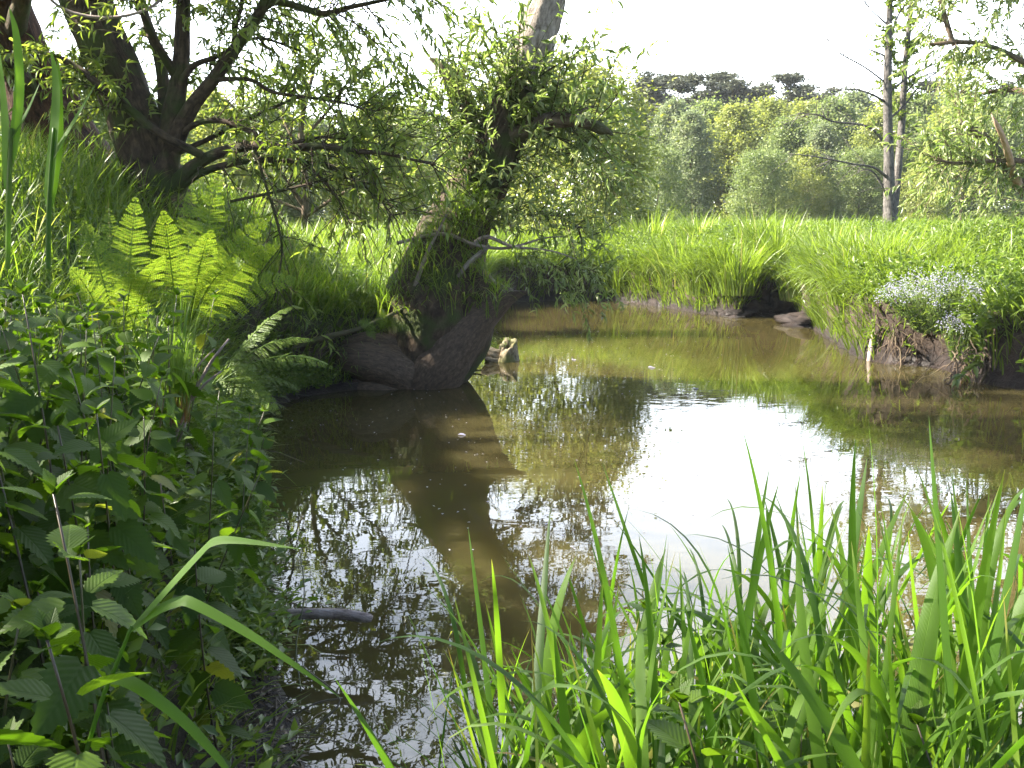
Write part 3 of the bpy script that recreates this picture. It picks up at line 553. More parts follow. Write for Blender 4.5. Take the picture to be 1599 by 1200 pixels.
S, Dr, L, dp = sprout(l1, 400, (0.5, 1.4), (0.1, 0.7), out=0.9, up=0.1, tmin=0.2, rng=rng); k_ = np.abs(S[:, 1] - 5.0) > 0.75; S, Dr, L, dp = S[k_], Dr[k_], L[k_], dp[k_]; tw = twigs(S, Dr, L, dp, rng=rng)  # twigs left out of a gap so sun reaches the fern
tubes(g, tw, np.linspace(0.007, 0.002, 6)[None].repeat(len(tw), 0), 4, rng=rng); leaf_twigs(gl, tw, 26, (0.08, 0.15), 0.38, rng=rng)
tag(g.obj('twigs', M['bark'], et), kind='stuff'); gl.obj('crown', M['willow'], et)

# ------------------------------------------------------------------ willow at the right edge with a snapped limb
rw = thing('snapped_willow', 'leafy willow at the right edge with a snapped limb showing pale split wood', 'tree', P(1690, 330, 14.0))
rl = [add_limb(rw, 'trunk', [(1700, 345, 14, 60), (1690, 280, 14, 52), (1672, 160, 14, 44), (1660, 20, 14, 36), (1650, -160, 14, 22)], M['brownbark'], 24, 14, 0.1)]
for s in ([(1688, 350, 13.9, 30), (1640, 325, 13.8, 26), (1600, 292, 13.7, 24), (1560, 245, 13.6, 21), (1530, 210, 13.6, 15), (1500, 192, 13.6, 7)],
          [(1668, 140, 14, 16), (1625, 112, 13.8, 12), (1590, 92, 13.7, 9), (1545, 72, 13.6, 7), (1500, 66, 13.5, 8), (1450, 70, 13.5, 5)],
          [(1490, 72, 13.6, 7), (1480, 40, 13.6, 8), (1470, 0, 13.7, 10), (1480, -60, 13.8, 12), (1560, -120, 13.9, 16), (1655, -100, 14, 20)],
          [(1660, 40, 14, 18), (1620, -20, 13.6, 14), (1540, -60, 13.2, 9), (1470, -60, 13, 5)],
          [(1690, 280, 14, 16), (1640, 262, 13.6, 12), (1580, 250, 13.3, 8), (1500, 255, 13.1, 5), (1460, 250, 13, 3)],
          [(1675, 180, 14, 16), (1640, 160, 14.4, 12), (1580, 140, 14.8, 8), (1520, 150, 15, 5)]):
    rl.append(add_limb(rw, 'limb', s, M['brownbark'], 22, 9, 0.1))
sl = add_limb(rw, 'split_wood', [(1590, 290, 13.6, 16), (1580, 262, 13.4, 13), (1573, 235, 13.1, 11), (1563, 208, 12.9, 9), (1554, 190, 12.8, 6), (1548, 178, 12.8, 1)], M['freshwood'], 14, 7, 0.12, label='pale orange splinter of freshly split wood')
rng = np.random.default_rng(41); g, gl = Geo(), Geo()
S, Dr, L, dp = sprout(rl[1:], 320, (0.4, 1.1), (-0.1, 0.4), out=0.9, up=0.2, tmin=0.12, rng=rng); tw = twigs(S, Dr, L, dp, rng=rng)
tubes(g, tw, np.linspace(0.007, 0.002, 6)[None].repeat(len(tw), 0), 4, rng=rng); leaf_twigs(gl, tw, 22, (0.07, 0.14), 0.26, rng=rng)
tag(g.obj('twigs', M['brownbark'], rw), kind='stuff'); gl.obj('crown', M['willow_grey'], rw)

# ------------------------------------------------------------------ tall thin alder with bare side branches
al = thing('alder', 'tall slender alder with twin grey stems and bare crooked side branches above the meadow', 'tree', P(1390, 345, 24))
a1 = [add_limb(al, 'trunk', [(1390, 360, 24, 22.1), (1389, 320, 24, 18.7), (1388, 250, 24, 15.3), (1386, 150, 24, 13.6), (1388, 50, 24, 10.2), (1392, -50, 24, 7.6), (1395, -160, 24, 2.5)], M['greybark'], 26, 10, 0.06),
      add_limb(al, 'trunk', [(1393, 345, 24.1, 15.3), (1400, 290, 24.2, 11.9), (1408, 200, 24.3, 11.0), (1413, 110, 24.3, 9.3), (1420, 40, 24.3, 7.6), (1428, -60, 24.3, 3.1)], M['greybark'], 24, 9, 0.06)]
a2 = [add_limb(al, 'branch', s, M['greybark'], 16, 6, 0.05) for s in (
    [(1384, 228, 24, 5.0), (1366, 205, 23.8, 3.7), (1345, 195, 23.6, 3.7), (1300, 190, 23.4, 3.1), (1280, 180, 23.3, 2.5), (1245, 177, 23.2, 1.2)],
    [(1388, 280, 24, 5.0), (1365, 262, 23.7, 3.7), (1330, 256, 23.5, 3.1), (1280, 246, 23.3, 2.5), (1232, 240, 23.2, 1.2)],
    [(1384, 160, 24, 4.3), (1360, 147, 23.8, 3.1), (1335, 140, 23.7, 2.5), (1308, 141, 23.6, 1.2)],
    [(1384, 130, 24, 3.1), (1350, 105, 24, 2.5), (1310, 82, 24, 1.9), (1288, 55, 24, 1.2)],
    [(1386, 90, 24, 3.1), (1365, 80, 24, 1.9), (1335, 70, 24, 1.2)], [(1387, 40, 24, 3.1), (1360, 15, 24, 1.9), (1340, -10, 24, 1.2)],
    [(1387, 312, 24, 4.3), (1375, 285, 23.8, 3.1), (1362, 268, 23.7, 2.5), (1340, 262, 23.6, 1.2)],
    [(1388, 145, 24, 3.7), (1420, 120, 24, 3.1), (1460, 100, 24, 2.5), (1490, 90, 24, 1.2)], [(1390, 185, 24, 3.7), (1412, 165, 24, 3.1), (1440, 130, 24, 2.5), (1475, 105, 24, 1.2)],
    [(1410, 150, 24.3, 3.1), (1440, 120, 24.4, 2.5), (1475, 110, 24.5, 1.2)], [(1415, 70, 24.3, 3.1), (1440, 50, 24.3, 2.5), (1470, 10, 24.3, 1.2)], [(1390, 60, 24, 3.1), (1405, 20, 24, 2.5), (1430, -10, 24, 1.2)])]
rng = np.random.default_rng(51); g, gl = Geo(), Geo()
S, Dr, L, dp = sprout(a2, 130, (0.25, 0.8), (-0.2, 0.25), out=0.9, up=0.1, tmin=0.2, rng=rng); tw = twigs(S, Dr, L, dp, rng=rng); tubes(g, tw, np.linspace(0.008, 0.003, 6)[None].repeat(len(tw), 0), 4, rng=rng)
S, Dr, L, dp = sprout([a1[0][12:], a1[1][8:]], 150, (0.25, 0.8), (0, 0.3), out=0.9, up=0.2, rng=rng); tw = twigs(S, Dr, L, dp, rng=rng); tubes(g, tw, np.linspace(0.006, 0.002, 6)[None].repeat(len(tw), 0), 4, rng=rng)
leaf_twigs(gl, tw, 24, (0.07, 0.13), 0.5, rng=rng)
tag(g.obj('twigs', M['greybark'], al), kind='stuff'); gl.obj('crown', M['willow'], al)

# ------------------------------------------------------------------ woodland behind the meadow
def crown_mesh(seed, H, Wd, low, clumps, per, leaf, shape='ovoid', squash=0.7):
    """leaf faces in many clumps through an uneven crown; foot at z=0"""
    rng = np.random.default_rng(seed); g = Geo()
    u = rng.uniform(0, 1, clumps); zc = low + (H - low) * u ** 0.9; ph = rng.uniform(0, 6.283, clumps)
    if shape == 'pine': prof = (1 - u) ** 0.6 * (0.45 + 0.55 * np.sin(u * 19 + 0.8 * np.sin(2 * ph + seed) + seed) ** 2) + 0.05
    elif shape == 'dome': prof = np.sqrt(np.clip(1 - (u * 1.02 - 0.12) ** 2, 0.02, 1))
    else: prof = np.clip(np.sin(np.pi * np.clip(0.12 + 0.86 * u, 0, 1)) ** 0.7, 0.08, 1) * (1.05 - 0.35 * u)
    lob = 1 + 0.20 * np.sin(3 * ph + seed) + 0.20 * np.sin(4 * ph + 11 * u + seed) + 0.14 * np.sin(17 * u + 2 * ph)
    rad = Wd / 2 * prof * lob * rng.uniform(0.45, 1.0, clumps) ** 0.5
    if shape == 'pine':      # whorls of separate boughs with gaps between them
        nb = clumps // 6; bu = np.sort(rng.uniform(0, 1, nb)) ** 0.8; bp_h = rng.uniform(0, 6.283, nb); bl_ = Wd / 2 * (0.12 + 0.95 * (1 - bu) ** 0.65) * rng.uniform(0.45, 1.15, nb)
        k = np.repeat(np.arange(nb), 6); f = np.tile(np.linspace(0.25, 1.0, 6), nb) + rng.normal(0, 0.05, nb * 6); clumps = nb * 6; ph = bp_h[k] + rng.normal(0, 0.18, clumps)
        rad = bl_[k] * f; zc = low + (H - low) * bu[k] + 0.18 * rad * f + rng.normal(0, 0.12, clumps); zc[-3:] = H - np.array([0.1, 0.5, 0.9]); rad[-3:] = 0.1
    C = np.stack([np.cos(ph) * rad, np.sin(ph) * rad, zc], -1)
    cr = rng.uniform(0.55, 1.25, clumps) * Wd * (0.09 if shape != 'pine' else 0.055)
    n = clumps * per; v = rng.normal(0, 0.62, (n, 3)) * (1 + 1.1 * (rng.random((n, 1)) < 0.16)); v[:, 2] *= squash if shape != 'pine' else 0.45
    p = np.repeat(C, per, 0) + v * np.repeat(cr, per)[:, None]
    d = nrm(v + rng.normal(0, 0.7, (n, 3))); up = nrm(rng.normal(0, 0.6, (n, 3)) + np.array([0, 0, 1.0]) + 0.8 * v)
    ln = rng.uniform(0.6, 1.3, n) * leaf
    leaves(g, DIAM, p, d, up, ln, ln * (0.75 if shape != 'pine' else 0.4), rng, rn=np.clip(np.repeat(rng.random(clumps), per) * 0.6 + rng.random(n) * 0.4, 0, 1))
    return g, C
def make_tree(name, label, cat, group, seed, H, Wd, low, leaf, mat, bark, clumps=110, per=75, shape='ovoid', tr=0.13, squash=0.7):
    t = thing(name, label, cat, (0, 0, 0), group)
    g, C = crown_mesh(seed, H, Wd, low, clumps, per, leaf, shape, squash); g.obj('crown', mat, t)
    rng = np.random.default_rng(seed + 99); tg = Geo(); top = H * 0.93
    p = catmull([(0, 0, -0.5), (rng.normal(0, .1), rng.normal(0, .1), H * 0.3), (rng.normal(0, .2), rng.normal(0, .2), H * 0.65), (0, 0, top)], 14)
    tubes(tg, p, np.linspace(tr, 0.02, 14) * H / 10, 8, 0.08, rng=rng)
    sel = C[rng.choice(len(C), min(34, len(C)), False)]
    st = np.stack([sel[:, 0] * 0.03, sel[:, 1] * 0.03, np.clip(sel[:, 2] - 0.25 * np.hypot(sel[:, 0], sel[:, 1]) - 0.4, 0.3, top)], -1)
    L = np.linalg.norm(sel - st, axis=1); tw = twigs(st, sel - st, L, np.full(len(L), 0.05), 6, rng=rng)
    tubes(tg, tw, np.linspace(0.05, 0.012, 6)[None].repeat(len(tw), 0) * H / 11, 5, rng=rng)
    tg.obj('trunk', bark, t, smooth=True); return t
GW = 'leafy trees of the wood beyond the meadow'; GP = 'pines rising behind the wood'
protos = [make_tree('broadleaf_tree', 'x', 'tree', GW, 100 + i, 10, w, lo_, 0.20, M[mt], M['brownbark'], clumps=c, per=62, shape=s) for i, (w, lo_, mt, c, s) in enumerate(
    [(6.0, 0.3, 'far_leaf', 330, 'ovoid'), (5.0, 0.3, 'far_yellow', 300, 'ovoid'), (7.0, 0.2, 'far_leaf', 380, 'dome'), (4.6, 0.3, 'far_grey', 290, 'ovoid'), (6.2, 0.2, 'far_yellow', 340, 'ovoid')])]
pines = [make_tree('pine_tree', 'x', 'pine', GP, 200 + i, 16, w, 3.0, 0.34, M['pine'], M['brownbark'], clumps=c, per=46, shape='pine', tr=0.16) for i, (w, c) in enumerate([(6.6, 260), (7.6, 300), (5.6, 230)])]
first = {}
def plant(pr, px, top, Yd, rz, label, group, wide=1.0):
    q = P(px, top, Yd); gz = float(height(np.array([q[0]]), np.array([Yd]))[0]) - 0.1; H = 10.0 if pr in protos else 16.0
    s = (q[2] - gz) / H; sc = (s * wide, s * wide, s)
    if pr.name not in first:
        first[pr.name] = 1; kids_ = kids(pr); pr.location = (q[0], Yd, gz); pr.rotation_euler = (0, 0, rz); pr.scale = sc; pr['label'] = label; pr['group'] = group; return pr
    return dup(pr, (q[0], Yd, gz), rz, sc, label, group)
rng = np.random.default_rng(62)
WOOD = [  # proto, photo x of the crown, photo y of its top, distance, width factor, label
 (3, 1052, 160, 80, 0.9, 'pale grey-green slim tree in the wood just right of the big round willow bush'),
 (0, 1110, 164, 84, 1.0, 'mid green tree in the wood below the tallest left pine'),
 (1, 1150, 168, 78, 1.0, 'yellow-green narrow tree standing left of the broad bushy tree below the pines'),
 (2, 1190, 238, 64, 1.0, 'low broad bushy green tree in front of the wood, left of the alder'),
 (4, 1205, 160, 82, 1.0, 'yellow-green rounded tree behind the low bushy tree in mid wood'),
 (1, 1258, 164, 84, 1.1, 'tall yellow-green tree left of the bare alder branches'),
 (0, 1300, 160, 78, 0.9, 'mid green tree directly behind the bare alder branches'),
 (4, 1262, 235, 66, 0.9, 'low brownish-yellow bushy tree left of the alder stem'),
 (3, 1335, 146, 88, 1.0, 'pale grey-green tall tree showing just left of the alder stem'),
 (2, 1345, 236, 66, 0.9, 'low dark green bush left beside the alder foot'),
 (1, 1400, 150, 84, 1.0, 'yellow-green tree directly behind the twin alder stems'),
 (0, 1440, 155, 80, 1.0, 'mid green tree just right of the alder stems'),
 (4, 1452, 240, 62, 0.9, 'low yellow-green bushy tree right of the alder foot'),
 (3, 1500, 145, 86, 1.0, 'pale grey-green tree behind the snapped willow foliage'),
 (2, 1545, 160, 76, 1.0, 'broad mid green tree half hidden by the snapped willow'),
 (0, 1610, 150, 80, 1.0, 'tree at the right edge of the far wood behind the snapped willow'),
 (2, 1030, 232, 62, 0.7, 'low green bush at the foot of the wood beside the round willow bush'),
 (3, 1078, 178, 74, 0.9, 'slim grey-green tree between the first two trees of the wood'),
 (0, 1232, 190, 72, 0.9, 'mid green tree in front of the two yellow-green ones in mid wood'),
 (3, 1285, 198, 70, 0.9, 'slim grey-green tree just left of the low bare alder branches'),
 (1, 1370, 182, 70, 0.9, 'yellow-green tree touching the left side of the alder stem'),
 (0, 1470, 188, 70, 0.9, 'mid green tree between the alder and the snapped willow'),
 (0, 560, 205, 82, 1.0, 'mid green far tree seen left of the leaning willow trunk'),
 (3, 505, 190, 84, 1.0, 'pale far tree seen through the arching willow branches'),
 (2, 610, 250, 60, 0.8, 'low far bush beside the leaning willow, over the sunny meadow'),
 (1, 450, 195, 82, 1.0, 'yellow-green far tree behind the left willow limbs'),
 (4, 400, 240, 50, 0.8, 'low yellow-green bush behind the arching low branches'),
 (0, 365, 200, 74, 1.0, 'mid green far tree right of the left willow trunk'),
 (2, 330, 245, 48, 0.8, 'low green bush close behind the left willow trunk'),
 (0, 655, 170, 80, 1.0, 'far tree hidden mostly behind the leaning willow shoots'),
 (4, 720, 185, 80, 1.0, 'far yellow tree behind the leaning willow crown'),
 (1, 325, 150, 24, 1.2, 'sunny tree close behind the left willow, right of its trunk'),
 (3, 425, 160, 27, 1.2, 'sunny grey-green tree behind the arching branches, left of the young willow'),
 (4, 590, 165, 29, 1.2, 'sunny yellow-green tree between the young willow and the leaning willow'),
 (2, 60, 100, 18, 1.2, 'bushy tree behind the old tree at the upper left edge'),
 (0, 180, 120, 20, 1.2, 'bushy tree directly behind the left willow trunk'),
]
for k, (i, px, tp, Yd, wd, lb) in enumerate(WOOD): plant(protos[i], px, tp, Yd * 0.74 if Yd > 55 else Yd, rng.uniform(0, 6.28), lb, GW, wd * 1.15)
PINE = [(1, 1022, 126, 100, 'low dark pine tucked between the first two pines of the skyline'), (0, 1108, 128, 100, 'low dark pine filling the gap right of the tall pine'), (2, 1145, 122, 102, 'slim dark pine right of the broad pine'), (1, 1180, 138, 102, 'low broad dark pine in the dip of the skyline'), (2, 1252, 134, 102, 'slim dark pine just right of the pointed pine'), (0, 1006, 116, 100, 'dark pine at the left end of the skyline, next to the round willow bush'), (1, 1040, 118, 104, 'dark pine a little right of the left end of the skyline'),
 (2, 1085, 112, 102, 'tallest dark pine in the left part of the skyline'), (1, 1128, 114, 106, 'broad dark pine right of the tall pine on the skyline'), (0, 1160, 130, 108, 'short dark pine in the dip of the skyline'),
 (2, 1198, 128, 106, 'slim dark pine left of the pointed pine'), (1, 1232, 116, 100, 'pointed dark pine standing alone in mid skyline'), (0, 1268, 134, 108, 'low dark pine right of the pointed pine'),
 (1, 1455, 128, 96, 'dark pine behind the right of the alder stems'), (2, 1490, 140, 98, 'dark pine behind the snapped willow leaves'), (0, 1570, 130, 96, 'dark pine at the right edge behind the snapped willow'),
 (1, 600, 165, 96, 'dark pine left of the leaning willow trunk'), (0, 640, 178, 98, 'dark pine close behind the leaning willow'), (2, 545, 180, 100, 'dark pine behind the arching branches'), (1, 480, 185, 98, 'dark pine far behind the left willow limbs'),
 (0, 1300, 140, 98, 'low dark pine closing the row left of the alder'), (2, 1062, 122, 96, 'slim dark pine beside the tall pine on the skyline'), (0, 1345, 150, 100, 'low dark pine just left of the alder stems')]
for i, px, tp, Yd, lb in PINE: plant(pines[i], px, tp, Yd * 0.72, rng.uniform(0, 6.28), lb, GP, 1.5)
# the far mass of the wood behind the single trees
g = Geo(); rng = np.random.default_rng(66); K = 900; cx = rng.uniform(-62, 72, K); cyy = rng.uniform(68, 84, K); ch = rng.uniform(0, 1, K) ** 0.8 * (7.0 + 1.2 * np.sin(cx * 0.5) + 0.8 * np.sin(cx * 1.3 + 1)); n = K * 42
v = nrm(rng.normal(0, 1, (n, 3))) * rng.uniform(0, 1, (n, 1)) ** 0.4; pos = np.repeat(np.stack([cx, cyy, ch + 1.2], -1), 42, 0) + v * np.array([1.5, 1.5, 1.2]); ln = rng.uniform(0.3, 0.7, n)
leaves(g, DIAM, pos, nrm(v + rng.normal(0, 0.6, (n, 3))), nrm(rng.normal(0, 0.6, (n, 3)) + np.array([0, 0, 1.0])), ln, ln * 0.8, rng, rn=np.repeat(rng.random(K), 42) * 0.6 + rng.random(n) * 0.3)
tag(g.obj('far_wood', M['far_leaf']), 'dim mass of the far wood behind the front row of trees', 'wood', kind='stuff')
# round willow bush in the meadow
rb = make_tree('willow_bush', 'big round light green willow bush standing in the meadow behind the leaning willow', 'bush', None, 301, 6.8, 6.2, 0.1, 0.14, M['far_yellow'], M['brownbark'], clumps=560, per=80, shape='dome', squash=1.0)
q = P(872, 114, 26); gz = 1.0; rb.location = (q[0], 26, gz); s = (q[2] - gz) / 6.8; rb.scale = (s * 1.2, s * 1.2, s)
rb2 = make_tree('willow_bush', 'rounded grey-green willow bush seen through the left willow twigs', 'bush', None, 302, 4.2, 4.6, 0.1, 0.12, M['far_grey'], M['brownbark'], clumps=170, per=70, shape='dome', squash=1.0)
q = P(370, 262, 30); rb2.location = (q[0], 30, gz)
# a young willow in the sun behind the low arching branches
yw = thing('young_willow', 'sunny yellow-green young willow on the bank behind the arching bare branches', 'tree', P(470, 350, 15.0))
yl = [add_limb(yw, 'trunk', [(470, 372, 15, 14), (478, 300, 15, 11), (470, 200, 15, 9), (490, 110, 15, 5), (500, 60, 15, 2)], M['brownbark'], 20, 8, 0.06)]
for sp in ([(474, 320, 15, 8), (430, 260, 14.8, 6), (390, 200, 14.6, 4), (350, 150, 14.5, 2)], [(476, 300, 15, 8), (520, 240, 15, 6), (570, 190, 15.2, 4), (600, 150, 15.2, 2)], [(474, 340, 15, 7), (540, 300, 14.8, 5), (600, 280, 14.6, 4), (650, 275, 14.5, 2)],
           [(472, 250, 15, 6), (440, 180, 15.3, 4), (420, 110, 15.5, 2)], [(474, 330, 15, 6), (420, 310, 15, 5), (350, 290, 15, 4), (310, 280, 15, 2)], [(472, 220, 15, 6), (530, 150, 15, 4), (560, 90, 15, 2)]):
    yl.append(add_limb(yw, 'limb', sp, M['brownbark'], 14, 6, 0.06))
rng = np.random.default_rng(43); g, gl = Geo(), Geo(); S, Dr, L, dp = sprout(yl, 230, (0.35, 0.9), (0, 0.4), out=0.9, up=0.25, tmin=0.2, rng=rng); tw = twigs(S, Dr, L, dp, rng=rng)
tubes(g, tw, np.linspace(0.006, 0.002, 6)[None].repeat(len(tw), 0), 4, rng=rng); leaf_twigs(gl, tw, 20, (0.07, 0.14), 0.3, rng=rng, hang=0.15); tag(g.obj('twigs', M['brownbark'], yw), kind='stuff'); gl.obj('crown', M['willow'], yw)
# thin young tree right of the alder
yt = make_tree('young_tree', 'thin young tree with a bare lower stem right of the alder', 'tree', None, 303, 6.5, 2.8, 1.6, 0.13, M['far_yellow'], M['brownbark'], clumps=60, per=50, tr=0.15)
q = P(1507, 200, 38); yt.location = (q[0], 38, gz)

# ------------------------------------------------------------------ meadow and bank grass
def scatter(n, x0, x1, y0, y1, rng, dmin=0.02, dmax=1e9, fmargin=1.25):
    """random land points inside a wedge a bit wider than the view"""
    x, y = rng.uniform(x0, x1, n), rng.uniform(y0, y1, n)
    d, nr_ = shore_dist(x, y); k = (d > dmin) & (d < dmax) & (np.abs(x) < (y * 0.515 + 0.8) * fmargin)
    x, y, d, nr_ = x[k], y[k], d[k], nr_[k]; z = height(x, y)
    tw = nr_ - np.stack([x, y], -1); tw = tw / np.maximum(np.linalg.norm(tw, axis=1, keepdims=True), 1e-6)
    wf = np.maximum(ss(2.0, 3.0, x) * ss(3.0, 6.0, y), ss(11.2, 13.0, y)); u = 0.22 * wf * ss(0.35, 0.8, z) * ss(1.2, 0.1, d)
    return np.stack([x + tw[:, 0] * u, y + tw[:, 1] * u, z - 0.02], -1), d, np.arctan2(tw[:, 1], tw[:, 0])
rng = np.random.default_rng(71); g = Geo()
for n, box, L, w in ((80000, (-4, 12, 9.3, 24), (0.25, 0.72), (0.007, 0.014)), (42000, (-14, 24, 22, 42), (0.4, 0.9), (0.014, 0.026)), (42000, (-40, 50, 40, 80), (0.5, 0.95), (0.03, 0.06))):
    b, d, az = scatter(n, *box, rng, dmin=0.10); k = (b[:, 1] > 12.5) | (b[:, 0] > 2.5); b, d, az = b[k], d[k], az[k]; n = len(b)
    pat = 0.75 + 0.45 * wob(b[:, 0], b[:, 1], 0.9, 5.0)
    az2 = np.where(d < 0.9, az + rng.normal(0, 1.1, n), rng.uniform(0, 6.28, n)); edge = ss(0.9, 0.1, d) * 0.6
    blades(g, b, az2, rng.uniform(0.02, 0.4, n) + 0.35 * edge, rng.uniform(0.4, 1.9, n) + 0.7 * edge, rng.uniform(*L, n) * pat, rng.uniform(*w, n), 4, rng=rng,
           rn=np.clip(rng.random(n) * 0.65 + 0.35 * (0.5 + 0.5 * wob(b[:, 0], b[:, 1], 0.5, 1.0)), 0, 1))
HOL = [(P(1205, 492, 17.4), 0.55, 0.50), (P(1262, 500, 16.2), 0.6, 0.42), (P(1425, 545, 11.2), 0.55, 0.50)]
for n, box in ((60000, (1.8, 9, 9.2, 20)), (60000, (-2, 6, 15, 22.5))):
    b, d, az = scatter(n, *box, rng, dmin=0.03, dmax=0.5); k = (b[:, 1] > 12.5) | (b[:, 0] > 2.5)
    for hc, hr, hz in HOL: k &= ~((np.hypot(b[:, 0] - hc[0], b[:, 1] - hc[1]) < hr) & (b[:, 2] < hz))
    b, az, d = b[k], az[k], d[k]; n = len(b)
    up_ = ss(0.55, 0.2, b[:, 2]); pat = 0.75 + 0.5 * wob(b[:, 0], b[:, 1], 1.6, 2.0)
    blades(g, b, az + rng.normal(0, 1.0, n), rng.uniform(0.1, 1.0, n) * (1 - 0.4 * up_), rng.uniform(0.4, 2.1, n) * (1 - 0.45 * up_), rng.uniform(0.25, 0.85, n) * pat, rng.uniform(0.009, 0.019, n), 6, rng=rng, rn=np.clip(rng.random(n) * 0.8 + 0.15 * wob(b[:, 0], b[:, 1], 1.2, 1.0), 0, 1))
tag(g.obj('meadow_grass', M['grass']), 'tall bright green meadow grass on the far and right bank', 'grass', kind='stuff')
# leafy weeds mixed into the right bank
g = Geo(); b, d, az = scatter(24000, 1.0, 14, 9.2, 24, rng, dmin=0.05); k = (wob(b[:, 0], b[:, 1], 0.8, 4.0) + 0.55 * (b[:, 0] - 4.5) / 3 > -0.1); b3, d3, a3 = scatter(14000, -1, 9, 9.2, 22.5, rng, dmin=0.04, dmax=0.8); k3 = ((b3[:, 1] > 12.5) | (b3[:, 0] > 2.5)) & (wob(b3[:, 0], b3[:, 1], 1.4, 6.0) > -0.35)
for hc, hr, hz in HOL: k3 &= ~((np.hypot(b3[:, 0] - hc[0], b3[:, 1] - hc[1]) < hr) & (b3[:, 2] < hz))
b = np.concatenate([b[k], b3[k3]]); n = len(b)
S = b; Dr = nrm(rng.normal(0, 0.3, (n, 3)) + np.array([0, 0, 1.0])); tw = twigs(S, Dr, rng.uniform(0.25, 0.62, n), np.full(n, 0.15), 5, rng=rng)
leaf_twigs(g, tw, 11, (0.04, 0.10), 0.45, tpl=LANCE1, rng=rng, t0=0.25, hang=0.1, flat=True)
tag(g.obj('meadow_weeds', M['herb']), 'low leafy weeds among the grass on the right bank', 'weeds', kind='stuff')
# grass on the left bank
g = Geo()
for n, box, L, w, dm in ((26000, (-6.5, 0.2, 5.0, 13.0), (0.22, 0.6), (0.006, 0.012), 0.16), (9000, (-4.5, -0.6, 2.2, 6.0), (0.15, 0.4), (0.004, 0.009), 0.18), (6000, (-2.6, -0.7, 7.5, 10.6), (0.3, 0.55), (0.005, 0.010), 0.10), (14000, (-2.4, -0.85, 3.3, 8.5), (0.12, 0.34), (0.004, 0.009), 0.07), (26000, (-14, 0, 10.8, 24), (0.3, 0.6), (0.008, 0.016), 0.2)):
    b, d, az = scatter(n, *box, rng, dmin=dm, fmargin=1.3); n = len(b); edge = ss(0.8, 0.1, d)
    az2 = np.where(d < 0.8, az + rng.normal(0, 0.9, n), rng.uniform(0, 6.28, n)); sh_ = 1 - 0.6 * ss(10.6, 11.2, b[:, 1]) * ss(15, 13.5, b[:, 1]) * ss(-3, -2, b[:, 0])
    blades(g, b, az2, rng.uniform(0.02, 0.35, n) + 0.4 * edge, rng.uniform(0.3, 1.4, n) + 0.7 * edge, rng.uniform(*L, n) * sh_, rng.uniform(*w, n), 4, rng=rng)
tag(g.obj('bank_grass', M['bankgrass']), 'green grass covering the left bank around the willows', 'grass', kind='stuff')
g = Geo(); b, d, az = scatter(15000, -6, -0.7, 1.6, 12, rng, dmin=0.2, fmargin=1.3); b2, d2, az2 = scatter(26000, -2.6, -0.8, 3.2, 9.6, rng, dmin=0.05, dmax=0.45, fmargin=1.3); b = np.concatenate([b, b2]); n = len(b)
tw = twigs(b, nrm(rng.normal(0, 0.35, (n, 3)) + np.array([0, 0, 1.0])), rng.uniform(0.12, 0.42, n), np.full(n, 0.2), 5, rng=rng)
leaf_twigs(g, tw, 8, (0.025, 0.06), 0.5, tpl=LANCE1, rng=rng, t0=0.2, hang=0.1, flat=True)
tag(g.obj('undergrowth', M['herb']), 'small leafy herbs filling the left bank', 'undergrowth', kind='stuff')
# sedge tussocks along the far waterline
def tussock(seed, n=420):
    rng = np.random.default_rng(seed); t = thing('grass_tussock', 'x', 'tussock', (0, 0, 0)); g = Geo()
    r = rng.uniform(0, 0.3, n); a = rng.uniform(0, 6.28, n); b = np.stack([np.cos(a) * r, np.sin(a) * r, np.full(n, -0.05)], -1)
    blades(g, b, a + rng.normal(0, 0.5, n), rng.uniform(0.02, 0.42, n), rng.uniform(0.2, 1.7, n), rng.uniform(0.35, 1.0, n), rng.uniform(0.009, 0.018, n), 6, rng=rng)
    g.obj('blades', M['grass'], t); return t
tus = [tussock(400 + i) for i in range(3)]; used = set()
GT = 'grass tussocks along the far bank'
TUS = [(1035, 430, 20.2, 'rounded tussock leaning over the water at the far end'), (1075, 425, 19.6, 'tussock behind the tall one on the far bank'), (1125, 430, 18.2, 'shaggy tussock at the left lip of the muddy slump'), (1215, 420, 18.0, 'tussock over the right lip of the muddy slump'), (1350, 440, 13.6, 'bright tussock on the bank above the drooping one'), (1290, 405, 16.6, 'tussock set back on the right bank above the mud face'), (1390, 420, 13.0, 'tussock on the right bank left of the blue flowers'), (950, 410, 22.2, 'tussock behind the darkest one at the far end'),
       (965, 452, 20.9, 'dark green tussock at the far end of the pool, nearest the leaning willow'), (1010, 452, 20.3, 'tussock at the far end of the pool, left of the rounded leaning one'), (1060, 445, 19.3, 'tall full tussock on the far bank below the wood'),
       (1100, 455, 18.3, 'tussock hanging to the water left of the muddy slump'), (1150, 455, 17.4, 'bright tussock standing on the muddy slump'), (1255, 425, 17.2, 'tussock on top of the mud right of the slump'), (1300, 430, 15.4, 'tussock above the pale mud face'),
       (1330, 470, 13.4, 'tussock drooping to the water left of the wooden stake'), (1180, 400, 18.8, 'tall tussock behind the muddy slump'), (1015, 400, 22.4, 'tall tussock set back on the far meadow edge'), (1090, 390, 21, 'tall bright tussock in the middle of the far bank'), (905, 440, 21.6, 'shaded tussock just right of the leaning trunk')]
